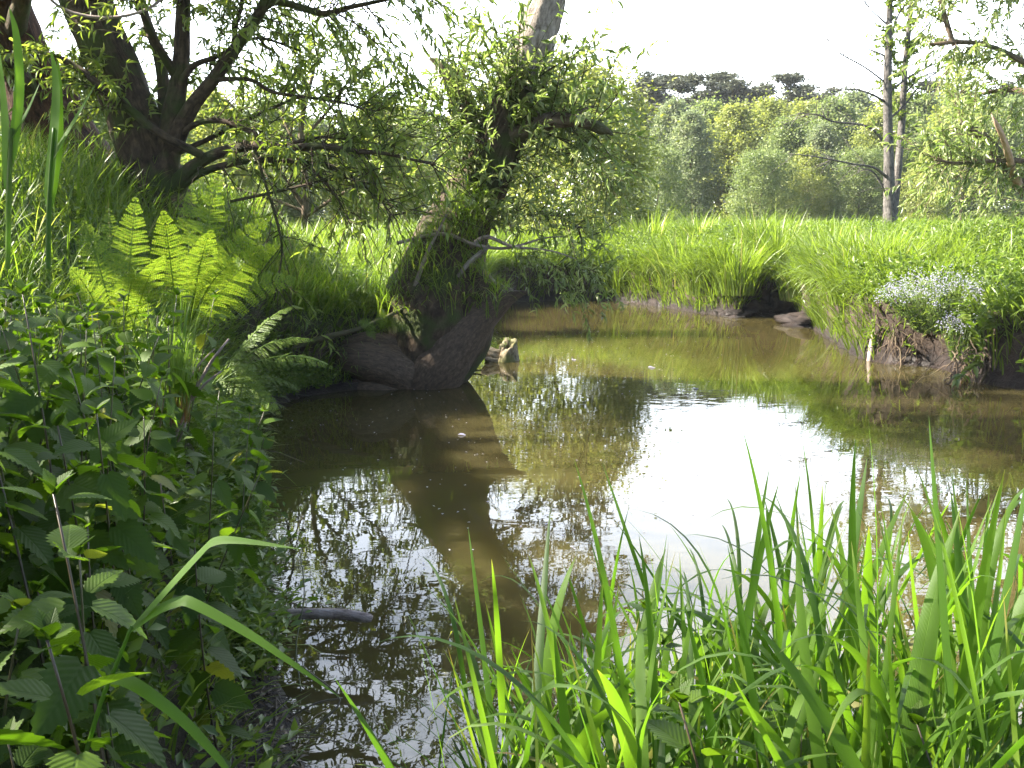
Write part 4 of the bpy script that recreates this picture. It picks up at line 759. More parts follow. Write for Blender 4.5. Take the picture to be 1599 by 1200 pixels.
for k, (px, py, Yd, lb) in enumerate(TUS):
    q = P(px, py, Yd); z = max(0.35, float(height(np.array([q[0]]), np.array([Yd]))[0])); z = min(z, q[2]) if q[2] > 0.2 else z
    pr = tus[k % 3]; s = rng.uniform(1.0, 1.5)
    if pr.name not in used: used.add(pr.name); kids(pr); pr.location = (q[0], Yd, z); pr['label'] = lb; pr['group'] = GT
    else: dup(pr, (q[0], Yd, z), rng.uniform(0, 6.28), s, lb, GT)

# ------------------------------------------------------------------ flowering plants and right bank details
def flower_clump(px, py, Yd, n, rad, label):
    c = P(px, py, Yd); t = thing('flowering_plant', label, 'flowers', (c[0], c[1], max(0.5, c[2] - 0.45)), 'blue flowers on the right bank'); rng = np.random.default_rng(int(px))
    v = nrm(rng.normal(0, 1, (n, 3))); v[:, 2] = np.abs(v[:, 2]) ; v = v[np.argsort(wob(v[:, 0] * 2, v[:, 1] * 2 + v[:, 2], 2.2, px))][n // 4:]; n = len(v); top = c + v * np.array([rad, rad * 0.75, rad * 0.5]) * rng.uniform(0.55, 1.1, (n, 1)) + rng.normal(0, 0.03, (n, 3)); b = c + v * np.array([rad * 0.3, rad * 0.3, 0]) - np.array([0, 0, 0.35])
    tw = twigs(b, top - b, np.linalg.norm(top - b, axis=1), np.full(n, 0.0), 5, rng=rng, wig=0.05); g = Geo(); tubes(g, tw, np.full((n, 5), 0.0025), 3, rng=rng); g.obj('stem', M['stem'], t)['kind'] = 'stuff'
    g = Geo(); leaf_twigs(g, tw, 7, (0.03, 0.07), 0.3, tpl=LANCE1, rng=rng); g.obj('foliage', M['herb'], t)
    g = Geo(); k = 6; pos = np.repeat(tw[:, -1], k, 0) + rng.normal(0, 0.028, (n * k, 3)); m = n * k
    for j in range(5):
        a = rng.uniform(0, 0.3, m) + j * 1.2566; nu = nrm(rng.normal(0, 0.5, (m, 3)) + np.array([-0.1, -0.4, 1.0])); e1 = nrm(np.cross(nu, [[1.0, 0.2, 0]])); e2 = np.cross(nu, e1)
        leaves(g, DIAM, pos, e1 * np.cos(a)[:, None] + e2 * np.sin(a)[:, None], nu, 0.0085, 0.009, rng)
    g.obj('flowers', M['petal'], t)
flower_clump(1468, 470, 10.75, 420, 0.64, 'clump of pale blue flowers spilling over the right bank edge, the bigger one')
flower_clump(1500, 512, 10.35, 80, 0.22, 'small clump of blue flowers lowest on the right bank edge')
flower_clump(1542, 470, 10.9, 70, 0.24, 'thin scatter of blue flowers nearest the right frame edge')
bp_ = thing('broadleaf_plant', 'bushy dark green broad-leaved plant on the right bank at the frame edge', 'plant', Wp(1580, 500, 0.6)); rng = np.random.default_rng(77)
c = np.array([P(1560 + rng.uniform(-40, 70), 545 + rng.uniform(-20, 20), 10.1 + rng.uniform(-0.1, 0.5)) for _ in range(46)])
tw = twigs(c, nrm(rng.normal(0, 0.45, (46, 3)) + np.array([-0.2, -0.2, 1.0])), rng.uniform(0.4, 0.8, 46), np.full(46, 0.25), 6, rng=rng)
g = Geo(); tubes(g, tw, np.linspace(0.005, 0.002, 6)[None].repeat(46, 0), 4); g.obj('stem', M['stem'], bp_)['kind'] = 'stuff'
g = Geo(); leaf_twigs(g, tw, 20, (0.07, 0.15), 0.38, rng=rng, hang=0.1, flat=True); g.obj('foliage', M['herb'], bp_)
sk = thing('wooden_stake', 'pale weathered stake leaning in the water below the right bank', 'stake', Wp(1358, 570)); 
g = Geo(); p, r = limb([(1354, 584, 11.75, 6), (1358, 560, 11.8, 8), (1363, 535, 11.85, 10), (1368, 515, 11.9, 9), (1372, 506, 11.9, 3)], 16); tubes(g, p, r, 10, 0.12); g.obj('shaft', M['stick'], sk, smooth=True)
def root_bunch(name, label, pxs, pys, Yd, n, L, seed, down=-0.7):
    rng = np.random.default_rng(seed); s = np.array([P(rng.uniform(*pxs), rng.uniform(*pys), Yd + rng.uniform(-0.15, 0.2)) for _ in range(n)]); t = thing(name, label, 'roots', (s[:, 0].mean(), s[:, 1].mean(), 0))
    tw = twigs(s, nrm(rng.normal(0, 0.6, (n, 3)) + np.array([-0.2, -0.3, down])), rng.uniform(*L, n), rng.uniform(-0.1, 0.3, n), 8, rng=rng, wig=0.3); tw[..., 2] = np.maximum(tw[..., 2], -0.03)
    g = Geo(); tubes(g, tw, np.linspace(0.007, 0.002, 8)[None] * rng.uniform(0.5, 1.5, (n, 1)), 5, rng=rng); g.obj('root_strands', M['brownbark'], t)['kind'] = 'stuff'
root_bunch('root_tangle', 'tangle of bare brown roots hanging to the water below the blue flowers', (1485, 1570), (545, 585), 10.2, 90, (0.2, 0.5), 81)
root_bunch('root_tangle', 'dark hanging rootlets in the hollow under the right bank, by the stake', (1385, 1480), (500, 550), 11.5, 70, (0.2, 0.45), 82, -1.2)
# lumps of slumped mud at the far bank
def lump(name, label, cat, c, size, mat, seed, group=None, rough=0.18):
    rng = np.random.default_rng(seed); t = thing(name, label, cat, c, group); nu, nv = 20, 12; th = np.arange(nu) * 2 * math.pi / nu; ph = np.linspace(0.02, math.pi - 0.02, nv)
    d = np.stack([np.sin(ph)[:, None] * np.cos(th), np.sin(ph)[:, None] * np.sin(th), np.cos(ph)[:, None] * np.ones(nu)], -1)
    w = 1 + rough * sum(np.sin(d @ rng.normal(0, f, 3) + rng.uniform(0, 6)) for f in (2, 3.5, 6, 9, 13)) / 1.6 + rng.normal(0, rough * 0.12, (nv, nu))
    V = np.array(c) + d * w[..., None] * np.array(size); g = Geo(); i = np.arange(nv - 1)[:, None] * nu; j = np.arange(nu)[None]; j2 = (j + 1) % nu
    g.add(V.reshape(-1, 3), np.stack([i + j, i + nu + j, i + nu + j2, i + j2], -1).reshape(-1, 4), 0.0, (d * w[..., None] * np.array(size)).reshape(-1, 3)); return t, g
for k, (px, py, Yd, sz, lb) in enumerate(((1180, 488, 17.5, (0.4, 0.25, 0.14), 'dark clod of slumped mud at the foot of the far bank'), (1218, 480, 17.6, (0.22, 0.2, 0.2), 'taller mud clod beside the bank corner'), (1266, 506, 15.95, (0.42, 0.60, 0.13), 'pale sunlit mud face on the far bank'), (1150, 492, 17.2, (0.16, 0.12, 0.08), 'small mud clod at the waterline left of the slump'))):
    c = P(px, py, Yd); c[2] = max(c[2], 0.02); t, g = lump('mud_clod', lb, 'mud', c, sz, None, 500 + k, rough=0.3); g.obj('clod', M['ground'], t, smooth=True)

# ------------------------------------------------------------------ stump, driftwood and things on the water
c = Wp(790, 564); st = thing('tree_stump', 'mossy sunlit broken stump standing in the water right of the willow', 'stump', c); g = Geo()
rng = np.random.default_rng(17); nu, nv = 30, 12; th = np.arange(nu) * 2 * math.pi / nu; prof = 0.115 * (1 + 0.16 * np.sin(3 * th + 1) + 0.10 * np.sin(7 * th) + rng.normal(0, 0.04, nu))
topz = 0.20 + 0.075 * np.sin(th + 0.4) + 0.012 * np.sin(4 * th + 1) + rng.normal(0, 0.006, nu); V = []
for j in range(nv):
    f = j / (nv - 1); rr_ = prof * (1.30 - 0.55 * f ** 0.7) * (1 + rng.normal(0, 0.035, nu)); V.append(np.stack([c[0] + np.cos(th) * rr_ + 0.02 * f, c[1] + np.sin(th) * rr_, -0.06 + (topz + 0.06) * f], -1))
for q_, h_ in ((0.7, -0.03), (0.3, -0.07)): V.append(np.stack([c[0] + 0.02 + np.cos(th) * prof * 0.72 * q_, c[1] + np.sin(th) * prof * 0.72 * q_, topz * 0.5 + 0.12 + h_ + rng.normal(0, 0.008, nu)], -1))
V = np.array(V); i = np.arange(nv + 1)[:, None] * nu; j = np.arange(nu)[None]; j2 = (j + 1) % nu
g.add(V.reshape(-1, 3), np.stack([i + j, i + j2, i + nu + j2, i + nu + j], -1).reshape(-1, 4), 0.0, np.stack([np.cos(th)[None] * 0.1 + V[:, :, 2] * 0, V[:, :, 2], np.sin(th)[None] * 0.1 + V[:, :, 2] * 0], -1)); g.obj('post', M['mossw'], st, smooth=True)
g = Geo()
for sp in ([(785, 560, 11.85, 22), (772, 553, 11.8, 19), (760, 548, 11.8, 15), (751, 544, 11.8, 5)], [(782, 566, 11.8, 16), (768, 563, 11.75, 14), (757, 560, 11.75, 6)], [(796, 564, 11.85, 18), (803, 566, 11.8, 12), (808, 568, 11.8, 4)]):
    p, r = limb(sp, 14); tubes(g, p, r, 12, 0.24)
g.obj('side_root', M['mossw'], st, smooth=True)
g = Geo(); rng = np.random.default_rng(91); n = 160; b = np.array([P(rng.uniform(758, 800), rng.uniform(524, 550), 11.8) for _ in range(n)]); b = b[(b[:, 2] < 0.27)]; n = len(b)
blades(g, b, rng.uniform(0, 6.28, n), rng.uniform(0.2, 1, n), rng.uniform(0.4, 1.6, n), rng.uniform(0.03, 0.09, n), np.full(n, 0.006), 3, rng=rng); g.obj('moss', M['bankgrass'], st)
t, g = lump('driftwood', 'small dark lump of driftwood floating near the foot of the willow', 'driftwood', Wp(722, 580), (0.085, 0.06, 0.05), None, 511, rough=0.22); g.obj('lump', M['bark'], t, smooth=True)
g2 = Geo(); p, r = limb([(715, 578, 10.9, 6), (730, 580, 10.88, 4), (752, 578, 10.88, 2)], 8); tubes(g2, p, r, 5); g2.obj('twig', M['bark'], t)
sk = thing('fallen_stick', 'short thick bare stick lying out from the left bank over the near water', 'stick', Wp(420, 972))
g = Geo(); p, r = limb([(360, 985, 3.80, 13), (415, 964, 3.66, 16), (470, 959, 3.62, 17), (530, 959, 3.60, 17), (572, 965, 3.58, 16), (580, 968, 3.58, 9)], 20); tubes(g, p, r, 12, 0.07); g.obj('wood', M['stick'], sk, smooth=True)
lg = thing('fallen_branch', 'thin brown fallen branch lying up the bank left of the leaning willow', 'branch', P(490, 530, 9.6))
g = Geo(); p, r = limb([(455, 545, 9.55, 5), (485, 534, 9.55, 9), (520, 524, 9.55, 9), (560, 514, 9.6, 7), (610, 492, 9.75, 6), (650, 470, 9.8, 7), (672, 459, 9.8, 4)], 24); tubes(g, p, r, 9, 0.12); g.obj('wood', M['brownbark'], lg, smooth=True)
ds = thing('dry_stem', 'dry straw-coloured broken stems beside the rush tuft on the left bank', 'stem', P(290, 640, 4.0)); g = Geo()
for sp in ([(270, 690, 4, 6), (300, 620, 3.95, 6), (330, 565, 3.9, 5), (357, 530, 3.9, 3)], [(300, 625, 3.95, 4), (320, 600, 3.9, 4), (345, 580, 3.9, 3)], [(290, 600, 4, 3), (310, 570, 4, 3), (335, 545, 4, 2)], [(255, 700, 4, 5), (262, 730, 3.9, 5), (290, 660, 3.9, 4)]):
    p, r = limb(sp, 12); tubes(g, p, r, 6, 0.06)
g.obj('stems', M['stick'], ds)
for k, (px, py, wd, lb) in enumerate(((715, 679, 0.05, 'white leaf floating in the willow reflection'), (1012, 574, 0.07, 'pale leaf floating in the middle of the pool'), (1082, 607, 0.05, 'pale leaf floating below the pool middle'), (893, 562, 0.05, 'pale scrap floating right of the stump'))):
    c = Wp(px, py, 0.006); g = Geo(); leaves(g, LANCE, np.array([c]), np.array([[1.0, 0.3 * k, 0.02]]), np.array([[0, 0, 1.0]]), wd * 1.6, wd); tag(g.obj('floating_leaf', M['petal']), lb, 'leaf')
g = Geo(); rng = np.random.default_rng(92); n = 620; a, b = rng.normal(0.2, 1.5, n), rng.uniform(4.5, 15, n); d, _ = shore_dist(a, b); k = d < -0.1; n = k.sum()
pos = np.stack([a[k], b[k], np.full(n, 0.004)], -1); leaves(g, DIAM, pos, np.column_stack([rng.normal(0, 1, (n, 2)), np.zeros(n)]), np.tile([0, 0, 1.0], (n, 1)), rng.uniform(0.008, 0.022, n), rng.uniform(0.006, 0.018, n), rng)
tag(g.obj('floating_specks', M['petal']), 'tiny pale specks of pollen and scum drifting on the water', 'specks', kind='stuff')
g = Geo(); b, d, az = scatter(9000, -1.3, -0.3, 2.2, 4.4, rng, dmin=0.01, dmax=0.34, fmargin=1.3); n = len(b); b[:, 2] += 0.03
leaves(g, LANCE1, b, np.column_stack([rng.normal(0, 1, (n, 2)), rng.normal(0, 0.2, n)]), nrm(rng.normal(0, 0.3, (n, 3)) + np.array([0, 0, 1.0])), rng.uniform(0.01, 0.05, n), rng.uniform(0.004, 0.014, n), rng)
tag(g.obj('leaf_litter', M['litter']), 'dead leaves and crumbs of plant litter on the wet mud strip', 'litter', kind='stuff')
g = Geo(); b, d, az = scatter(400, -1.3, -0.3, 2.2, 4.4, rng, dmin=0.0, dmax=0.3, fmargin=1.3); n = len(b); b[:, 2] += 0.03; a_ = rng.uniform(0, 6.28, n)
tw = twigs(b, np.stack([np.cos(a_), np.sin(a_), rng.uniform(-0.05, 0.15, n)], -1), rng.uniform(0.05, 0.3, n), np.full(n, 0.1), 5, rng=rng); tubes(g, tw, np.full((n, 5), 0.0014) * rng.uniform(0.5, 1.6, (n, 1)), 4, rng=rng)
tag(g.obj('straw_litter', M['litter']), 'dead straws lying on the wet mud strip', 'litter', kind='stuff')
# thin twigs that stick out of the near water
for k, (sp, lb) in enumerate(((((470, 1080, 3.3, 3), (462, 1010, 3.4, 3), (475, 930, 3.5, 2), (468, 860, 3.6, 2)), 'thin upright twig standing in the water beside the mud'), (((430, 1135, 3.0, 3), (490, 1100, 3.05, 3), (535, 1090, 3.1, 2)), 'short dark twig lying over the mud edge'),
        (((395, 700, 6.6, 2), (430, 706, 6.5, 2), (475, 722, 6.4, 1.5)), 'thin bent stalk reaching over the dark water'), (((480, 1150, 2.9, 4), (505, 1125, 2.95, 4), (530, 1090, 3.0, 3), (470, 1040, 3.05, 2)), 'forked dark twig poking out at the water edge'))):
    t = thing('bare_twig', lb, 'twig', P(*sp[0][:3])); g = Geo(); p, r = limb(sp, 12); tubes(g, p, r, 5); g.obj('wood', M['redstem'], t)

# ------------------------------------------------------------------ ferns
def frond(parent, base, tip, arch, width, seed, np_=24, t0=0.16, vw=(0.15, -1.0, 0.45)):
    """one fern frond: a midrib with pinnae, each pinna cut into pinnules"""
    rng = np.random.default_rng(seed); base, tip = np.array(base, float), np.array(tip, float); L = np.linalg.norm(tip - base); mid = base * 0.45 + tip * 0.55 + np.array([0, 0, arch * L])
    t = np.linspace(0, 1, 40)[:, None]; pts = (1 - t) ** 2 * base + 2 * t * (1 - t) * mid + t ** 2 * tip; g = Geo(); tubes(g, pts, np.linspace(0.004, 0.0008, 40), 5, rng=rng)
    T = nrm(np.gradient(pts, axis=0)); sp_ = L * (1 - t0) / np_; view = nrm(np.array(vw) + rng.normal(0, 0.15, 3)); S = nrm(np.cross(T, view)); U = np.cross(S, T)
    A, Dd, Ln, Wd, Up = [], [], [], [], []
    for k in range(np_):
        f = t0 + (1 - t0) * (k + 0.5) / np_; i = min(int(f * 39), 38); q = (k + 0.5) / np_
        pl = width * min(1.0, (q / 0.28) ** 0.7) * (1 - q) ** 0.75 + 0.006
        if pl < 0.01: continue
        for sd in (-1, 1):
            d = nrm(S[i] * sd + T[i] * (0.30 + 0.3 * q) - U[i] * 0.12 + np.array([0, 0, -0.10]) + rng.normal(0, 0.05, 3)); m = max(4, int(pl / 0.0085)); u = (np.arange(m) + 0.4) / m
            c = pts[i] + d * (u * pl)[:, None] - np.array([0, 0, 1.0]) * (0.12 * pl * u ** 2)[:, None]; n2 = nrm(np.cross(d, U[i])); pw = sp_ * 0.50 * (1 - u) ** 0.6 + 0.002
            for s2 in (-1, 1):
                A.append(c); Dd.append(np.tile(nrm(n2 * s2 + d * 0.55), (m, 1))); Ln.append(pw * 1.1); Wd.append(np.full(m, pl / m * 0.95)); Up.append(np.tile(U[i], (m, 1)))
    leaves(g, DIAM, np.concatenate(A), np.concatenate(Dd), np.concatenate(Up) + rng.normal(0, 0.12, (len(np.concatenate(A)), 3)), np.concatenate(Ln), np.concatenate(Wd), rng)
    return g.obj('frond', M['fern'], parent)
def fern(base_px, label, fr, vw=(0.62, -0.85, 0.22)):
    b = P(*base_px); t = thing('fern', label, 'fern', b, 'ferns on the left bank')
    for k, (px, py, Yd, arch, w) in enumerate(fr): frond(t, b + np.array([0.02 * math.sin(k * 2.4), 0.02 * math.cos(k * 2.4), 0]), P(px, py, Yd), arch, w, int(px * 7 + py), vw=vw)
    return t
fern((285, 545, 4.45), 'big bright yellow-green fern, the tallest on the left bank, with sunlit upright fronds', [(342, 272, 4.55, 0.10, 0.15), (300, 290, 4.7, 0.06, 0.13), (420, 340, 4.5, 0.20, 0.12), (435, 385, 4.3, 0.25, 0.12), (255, 330, 4.2, 0.15, 0.13), (380, 410, 4.1, 0.28, 0.11), (330, 360, 4.1, 0.2, 0.12), (470, 440, 4.5, 0.3, 0.11)])
fern((190, 560, 4.3), 'bright yellow-green fern left of the tallest fern', [(212, 308, 4.4, 0.08, 0.15), (130, 345, 4.3, 0.15, 0.13), (170, 325, 4.6, 0.1, 0.12), (255, 400, 4.0, 0.22, 0.12), (110, 420, 4.1, 0.25, 0.11), (215, 420, 3.95, 0.22, 0.11)])
fern((335, 600, 4.5), 'dark green fern whose arching fronds reach right over the water', [(490, 532, 4.6, 0.30, 0.11), (520, 575, 4.5, 0.32, 0.12), (437, 648, 4.3, 0.30, 0.10), (460, 478, 4.7, 0.25, 0.11), (420, 520, 4.4, 0.25, 0.10), (400, 590, 4.2, 0.3, 0.10), (470, 610, 4.6, 0.3, 0.1)], vw=(-0.25, -0.35, 1.0))
fern((590, 520, 9.55), 'small dark fern growing at the foot of the leaning willow', [(620, 500, 9.4, 0.3, 0.10), (560, 505, 9.4, 0.3, 0.10), (640, 515, 9.4, 0.3, 0.1), (600, 485, 9.6, 0.2, 0.1), (575, 525, 9.4, 0.3, 0.1)])

# ------------------------------------------------------------------ rush tuft with a reddish foot
rt = thing('rush_tuft', 'upright tuft of thin green rush with a reddish-brown foot on the left bank', 'rush', P(268, 640, 3.9)); rng = np.random.default_rng(95); n = 150; g = Geo()
c = P(268, 640, 3.9); r = rng.uniform(0, 0.07, n); a = rng.uniform(0, 6.28, n); b = c + np.stack([np.cos(a) * r, np.sin(a) * r, np.full(n, -0.05)], -1)
blades(g, b, a + rng.normal(0, 0.4, n), rng.uniform(0.02, 0.25, n), rng.uniform(0.0, 0.35, n), rng.uniform(0.28, 0.58, n), rng.uniform(0.003, 0.006, n), 5, rng=rng); g.obj('blades', M['rush'], rt)

# ------------------------------------------------------------------ nettles
def nettle(seed, H=0.95, leaf=0.106):
    rng = np.random.default_rng(seed); t = thing('nettle', 'x', 'nettle', (0, 0, 0)); g = Geo(); k = 10; ln = rng.normal(0, 0.12, 2)
    tt = np.linspace(0, 1, k); pts = np.stack([ln[0] * tt ** 1.6 * H, ln[1] * tt ** 1.6 * H, tt * H], -1); tubes(g, pts, np.linspace(0.0042, 0.0018, k), 5, rng=rng); g.obj('stem', M['redstem'], t)
    g = Geo(); pos, d, L, up = [], [], [], []; a = rng.uniform(0, 6.28); zs = np.arange(0.22, 1.0, 0.085)
    for j, z in enumerate(zs):
        i = z * (k - 1); p = pts[int(i)] + (pts[min(int(i) + 1, k - 1)] - pts[int(i)]) * (i - int(i)); s = 0.75 + 0.35 * math.sin(math.pi * min(1, z * 0.9)) if z < 0.8 else 1.0 - 2.6 * (z - 0.8)
        for q in (0, math.pi):
            e = a + q + rng.normal(0, 0.2); dr = rng.uniform(-1.0, -0.05) if z < 0.85 else rng.uniform(0.1, 0.6)
            d.append((math.cos(e), math.sin(e), dr)); pos.append(p + np.array([math.cos(e), math.sin(e), 0.3]) * 0.02); L.append(leaf * s * rng.uniform(0.85, 1.2)); up.append((rng.normal(0, .3), rng.normal(0, .3), 1))
        a += math.pi / 2 + rng.normal(0, 0.15)
    for e in rng.uniform(0, 6.28, 4): d.append((math.cos(e) * 0.6, math.sin(e) * 0.6, 1)); pos.append(pts[-1]); L.append(leaf * 0.4); up.append((0, 0, 1))
    L = np.array(L); leaves(g, TOOTH, np.array(pos), np.array(d), np.array(up), L, L * rng.uniform(0.58, 0.72, len(L)), rng); g.obj('foliage', M['nettle'], t); return t
nets = [nettle(600 + i, h) for i, h in enumerate((0.95, 0.85, 1.05, 0.75, 0.9, 0.65))]; nused = set()
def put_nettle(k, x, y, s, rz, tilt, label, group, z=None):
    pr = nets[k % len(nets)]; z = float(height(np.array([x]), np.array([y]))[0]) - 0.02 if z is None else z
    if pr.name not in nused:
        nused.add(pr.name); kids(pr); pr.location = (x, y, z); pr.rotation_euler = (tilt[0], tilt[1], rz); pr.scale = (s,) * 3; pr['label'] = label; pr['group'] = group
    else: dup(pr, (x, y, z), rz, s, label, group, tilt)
rng = np.random.default_rng(96); pts = []
tries = 0
while len(pts) < 210 and tries < 9000:
    tries += 1; y = rng.uniform(1.25, 4.6); x = -rng.uniform(0.3, 0.62 * y + 0.75)
    d = float(shore_dist(np.array([x]), np.array([y]))[0][0])
    if d < (0.26 if y < 3.2 else 0.13) or x > -0.42 * y + 0.02 and y < 2.4: continue
    if any((x - a) ** 2 + (y - b) ** 2 < 0.0135 for a, b in pts): continue
    if y > 3.4 and x > -1.75 and rng.random() < 0.55: continue
    pts.append((x, y))
for k, (x, y) in enumerate(pts):
    z = float(height(np.array([x]), np.array([y]))[0]); d = float(shore_dist(np.array([x]), np.array([y]))[0][0])
    lim = 1.65 - (0.065 + 0.03 * rng.random()) * y - 0.02 * (x + 1)      # the thicket stays below eye level
    s = rng.uniform(0.75, 1.12)
    H = (0.95, 0.85, 1.05, 0.75, 0.9, 0.65)[k % 6]
    if z + H * s > lim: s = max(0.35, (lim - z) / H)
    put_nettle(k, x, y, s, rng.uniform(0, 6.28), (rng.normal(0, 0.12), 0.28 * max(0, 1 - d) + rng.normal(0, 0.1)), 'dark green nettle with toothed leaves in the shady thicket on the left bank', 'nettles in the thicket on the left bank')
for k in range(16):
    x, y = rng.uniform(0.15, 1.45), rng.uniform(1.25, 1.75)
    put_nettle(k, x, y, rng.uniform(0.65, 0.95), rng.uniform(0, 6.28), (rng.normal(0, 0.1), rng.normal(0, 0.1)), 'low nettle growing among the reeds at the lower right', 'nettles among the near reeds', z=0.12)

# ------------------------------------------------------------------ reeds
def ribbon(g, pts, w, side, rng, fold=0.18, rn=0.5):
    """a reed leaf along pts: three vertices across, creased along the middle"""
    n = len(pts); t = np.linspace(0, 1, n); T = nrm(np.gradient(pts, axis=0)); S = nrm(side - T * (T @ side)[:, None]) if side.ndim == 1 else side; U = np.cross(S, T)
    wp = (np.minimum(1, (t / 0.12) ** 0.5 * 0.6 + 0.4) * (1 - t ** 2.6) ** 0.9 + 0.015) * w * 0.5
    V = np.stack([pts - S * wp[:, None] + U * (fold * wp)[:, None], pts, pts + S * wp[:, None] + U * (fold * wp)[:, None]], 1)
    i = np.arange(n - 1)[:, None] * 3; q = np.concatenate([np.stack([i, i + 1, i + 4, i + 3], -1), np.stack([i + 1, i + 2, i + 5, i + 4], -1)], 1).reshape(-1, 4)
    g.add(V, q, rn, np.stack([np.tile([-0.5, 0, 0.5], n), np.repeat(t, 3), np.zeros(3 * n)], -1))
def reed(seed, H):
    rng = np.random.default_rng(seed); t = thing('reed', 'x', 'reed', (0, 0, 0)); g = Geo(); k = 9; tt = np.linspace(0, 1, k); ln = rng.normal(0, 0.10, 2)
    st = np.stack([ln[0] * tt ** 1.5 * H, ln[1] * tt ** 1.5 * H, tt * H * 0.72 - 0.05], -1); tubes(g, st, np.linspace(0.0042, 0.002, k), 6, rng=rng); g.obj('stem', M['reed'], t, smooth=True)
    a = rng.uniform(0, 6.28)
    for z in np.linspace(0.22, 1.0, rng.integers(5, 8)):
        i = z * (k - 1) * 0.999; p = st[int(i)] + (st[int(i) + 1] - st[int(i)]) * (i - int(i)); L = H * rng.uniform(0.36, 0.58); m = 14; u = np.linspace(0, 1, m)
        th = rng.uniform(0.12, 0.58) + (rng.uniform(0.0, 0.55) if rng.random() < 0.72 else rng.uniform(1.2, 2.3)) * u ** rng.uniform(1.3, 3.0); ds = L / (m - 1)
        rr = np.concatenate([[0], np.cumsum(np.sin(th[1:]) * ds)]); zz = np.concatenate([[0], np.cumsum(np.cos(th[1:]) * ds)])
        pts = p + np.array([math.cos(a), math.sin(a), 0]) * rr[:, None] + np.array([0, 0, 1.0]) * zz[:, None]; sa = a + math.pi / 2 + rng.normal(0, 0.45)
        g = Geo(); ribbon(g, pts, rng.uniform(0.010, 0.024), np.array([math.cos(sa), math.sin(sa), 0.0]), rng, rn=rng.random()); g.obj('leaf', M['reed'], t, smooth=True)
        a += math.pi + rng.normal(0, 0.5)
    return t
rh = (1.05, 0.95, 1.15, 0.85, 1.0, 1.1, 0.75, 0.9); reeds = [reed(700 + i, h) for i, h in enumerate(rh)]; rused = set()
def put_reed(k, x, y, s, rz, tilt, label, group, z=None):
    pr = reeds[k % len(reeds)]; z = max(0.0, float(height(np.array([x]), np.array([y]))[0])) - 0.05 if z is None else z
    if pr.name not in rused:
        rused.add(pr.name); kids(pr); pr.location = (x, y, z); pr.rotation_euler = (tilt[0], tilt[1], rz); pr.scale = (s,) * 3; pr['label'] = label; pr['group'] = group
    else: dup(pr, (x, y, z), rz, s, label, group, tilt)
rng = np.random.default_rng(97); rp = []
while len(rp) < 150:
    y = rng.uniform(1.35, 2.35); px = rng.uniform(800, 1700); x = (px - 799.5) / F * y
    if any((x - a) ** 2 + (y - b) ** 2 < 0.0012 for a, b in rp): continue
    rp.append((x, y))
for k, (x, y) in enumerate(rp):
    px = 799.5 + x / y * F
    top = np.interp(px, [800, 860, 920, 1000, 1100, 1200, 1300, 1400, 1500, 1700], [980, 860, 830, 860, 820, 780, 700, 720, 740, 720]) + abs(rng.normal(0, 70))
    H = rh[k % 8] * 1.05; zt = P(px, top, y)[2]; z0 = max(0.0, float(height(np.array([x]), np.array([y]))[0])) - 0.05
    put_reed(k, x, y, max(0.45, min(1.5, (zt - z0) / H)), rng.uniform(0, 6.28), (rng.normal(0, 0.10), rng.normal(-0.02, 0.12)), 'tall green reed in the dense stand at the lower right', 'reeds in the near stand')
for k, (px, y, tp) in enumerate(((690, 1.9, 1080), (735, 1.8, 1110), (770, 1.7, 1050), (790, 1.95, 1010), (760, 2.05, 1040), (815, 1.85, 960), (720, 2.1, 1100), (835, 2.0, 900), (800, 1.6, 1090))):
    x = (px - 799.5) / F * y; zt = P(px, tp, y)[2]; put_reed(k + 3, x, y, max(0.4, (zt + 0.05) / rh[(k + 3) % 8]), rng.uniform(0, 6.28), (0, rng.normal(0, 0.08)), 'slim short reed standing apart, left of the dense stand', 'single reeds left of the stand', z=-0.05)
# thin grasses between the reeds
g = Geo(); n = 900; y = rng.uniform(1.3, 2.4, n); px = rng.uniform(740, 1720, n); x = (px - 799.5) / F * y; b = np.stack([x, y, np.maximum(0, height(x, y)) - 0.03], -1)
blades(g, b, rng.uniform(0, 6.28, n), rng.uniform(0.02, 0.35, n), rng.uniform(0.1, 1.9, n), rng.uniform(0.25, 0.8, n), rng.uniform(0.003, 0.010, n), 7, rng=rng); tag(g.obj('reed_grass', M['reed']), 'thin grass growing between the reeds at the lower right', 'grass', kind='stuff')
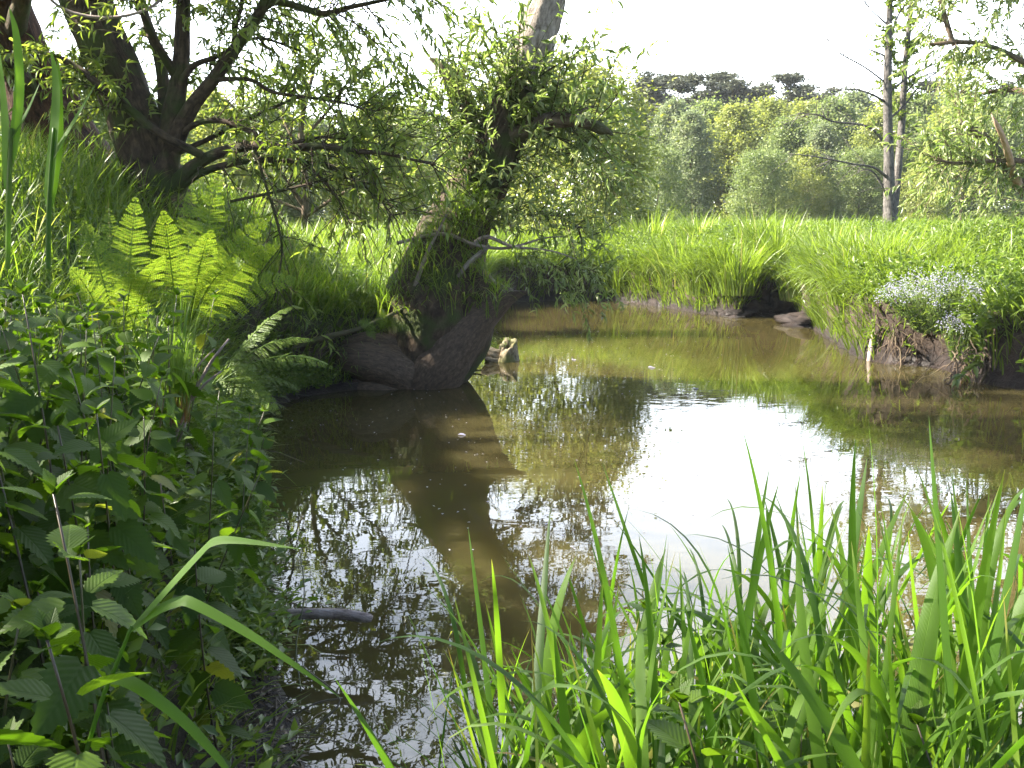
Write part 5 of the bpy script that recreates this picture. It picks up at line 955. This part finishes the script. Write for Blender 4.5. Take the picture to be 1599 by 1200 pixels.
# single reeds placed by hand
def hand_reed(label, stem, lv, group=None):
    t = thing('reed', label, 'reed', P(*stem[0][:3]), group); g = Geo(); p, r = limb(stem, 14); tubes(g, p, r, 6); g.obj('stem', M['reed'], t, smooth=True)
    for sp, side in lv:
        p, r = limb(sp, 22); w = max(s[3] for s in sp) / F * sp[0][2]; g = Geo(); ribbon(g, p, w, np.array(side, float), rng, rn=0.3); g.obj('leaf', M['reed'], t, smooth=True)
hand_reed('lone reed with three long bent leaves in front of the nettles', [(130, 1190, 1.25, 8), (160, 1090, 1.25, 8), (185, 1030, 1.25, 7), (205, 978, 1.25, 6)],
    [([(205, 982, 1.25, 18), (255, 925, 1.24, 20), (310, 865, 1.23, 20), (335, 845, 1.22, 20), (380, 845, 1.2, 20), (470, 858, 1.18, 20)], (0.3, 0.5, 0.8)),
     ([(203, 985, 1.25, 18), (240, 955, 1.24, 20), (275, 940, 1.23, 20), (300, 942, 1.22, 20), (380, 985, 1.2, 20), (455, 1035, 1.18, 20), (532, 1090, 1.17, 20)], (0.4, 0.5, 0.8)),
     ([(168, 1060, 1.25, 20), (190, 1060, 1.24, 22), (230, 1082, 1.22, 22), (290, 1130, 1.2, 22), (345, 1190, 1.18, 22), (370, 1230, 1.17, 20)], (0.5, 0.4, 0.7))])
hand_reed('tall sunlit yellow-green reed rising above the fern at the upper left', [(75, 420, 3.4, 8), (76, 330, 3.4, 8), (80, 250, 3.4, 6), (84, 200, 3.4, 5)],
    [([(74, 320, 3.4, 16), (82, 240, 3.4, 18), (88, 160, 3.4, 16), (86, 110, 3.4, 14), (78, 75, 3.4, 12)], (1, -0.3, 0.1)), ([(76, 330, 3.4, 14), (90, 230, 3.42, 15), (92, 150, 3.42, 12), (90, 90, 3.42, 8)], (1, 0.3, 0)), ([(80, 250, 3.4, 10), (110, 200, 3.4, 12), (150, 130, 3.4, 8)], (0.6, -0.6, -0.4))])
hand_reed('tall reed at the left edge with leaves crossing the dark tree', [(12, 420, 3.2, 8), (14, 300, 3.2, 8), (18, 200, 3.2, 6)],
    [([(12, 300, 3.2, 14), (8, 180, 3.2, 16), (-4, 60, 3.2, 12)], (1, -0.3, 0)), ([(16, 260, 3.2, 14), (30, 150, 3.2, 15), (26, 60, 3.2, 10), (14, 10, 3.2, 6)], (1, 0.2, 0)), ([(14, 220, 3.2, 10), (40, 180, 3.2, 10), (62, 130, 3.2, 6)], (0.6, -0.6, -0.5))])
m, t, o = newmat('haze_air'); pv = N(t, 'ShaderNodeVolumePrincipled', inp={'Color': (0.90, 0.95, 1.0, 1), 'Density': 0.0004, 'Anisotropy': 0.0}); t.links.new(pv.outputs[0], o.inputs['Volume'])
g = Geo(); x0, x1, y0, y1, z0, z1 = -90, 100, -25, 150, -2.0, 24
g.add([(x0, y0, z0), (x1, y0, z0), (x1, y1, z0), (x0, y1, z0), (x0, y0, z1), (x1, y0, z1), (x1, y1, z1), (x0, y1, z1)], [(3, 2, 1, 0), (4, 5, 6, 7), (0, 1, 5, 4), (1, 2, 6, 5), (2, 3, 7, 6), (3, 0, 4, 7)])
tag(g.obj('haze', m), 'thin pale summer haze in the air', 'haze', kind='stuff')
print('meshes', len(bpy.data.meshes), 'verts', sum(len(m.vertices) for m in bpy.data.meshes))
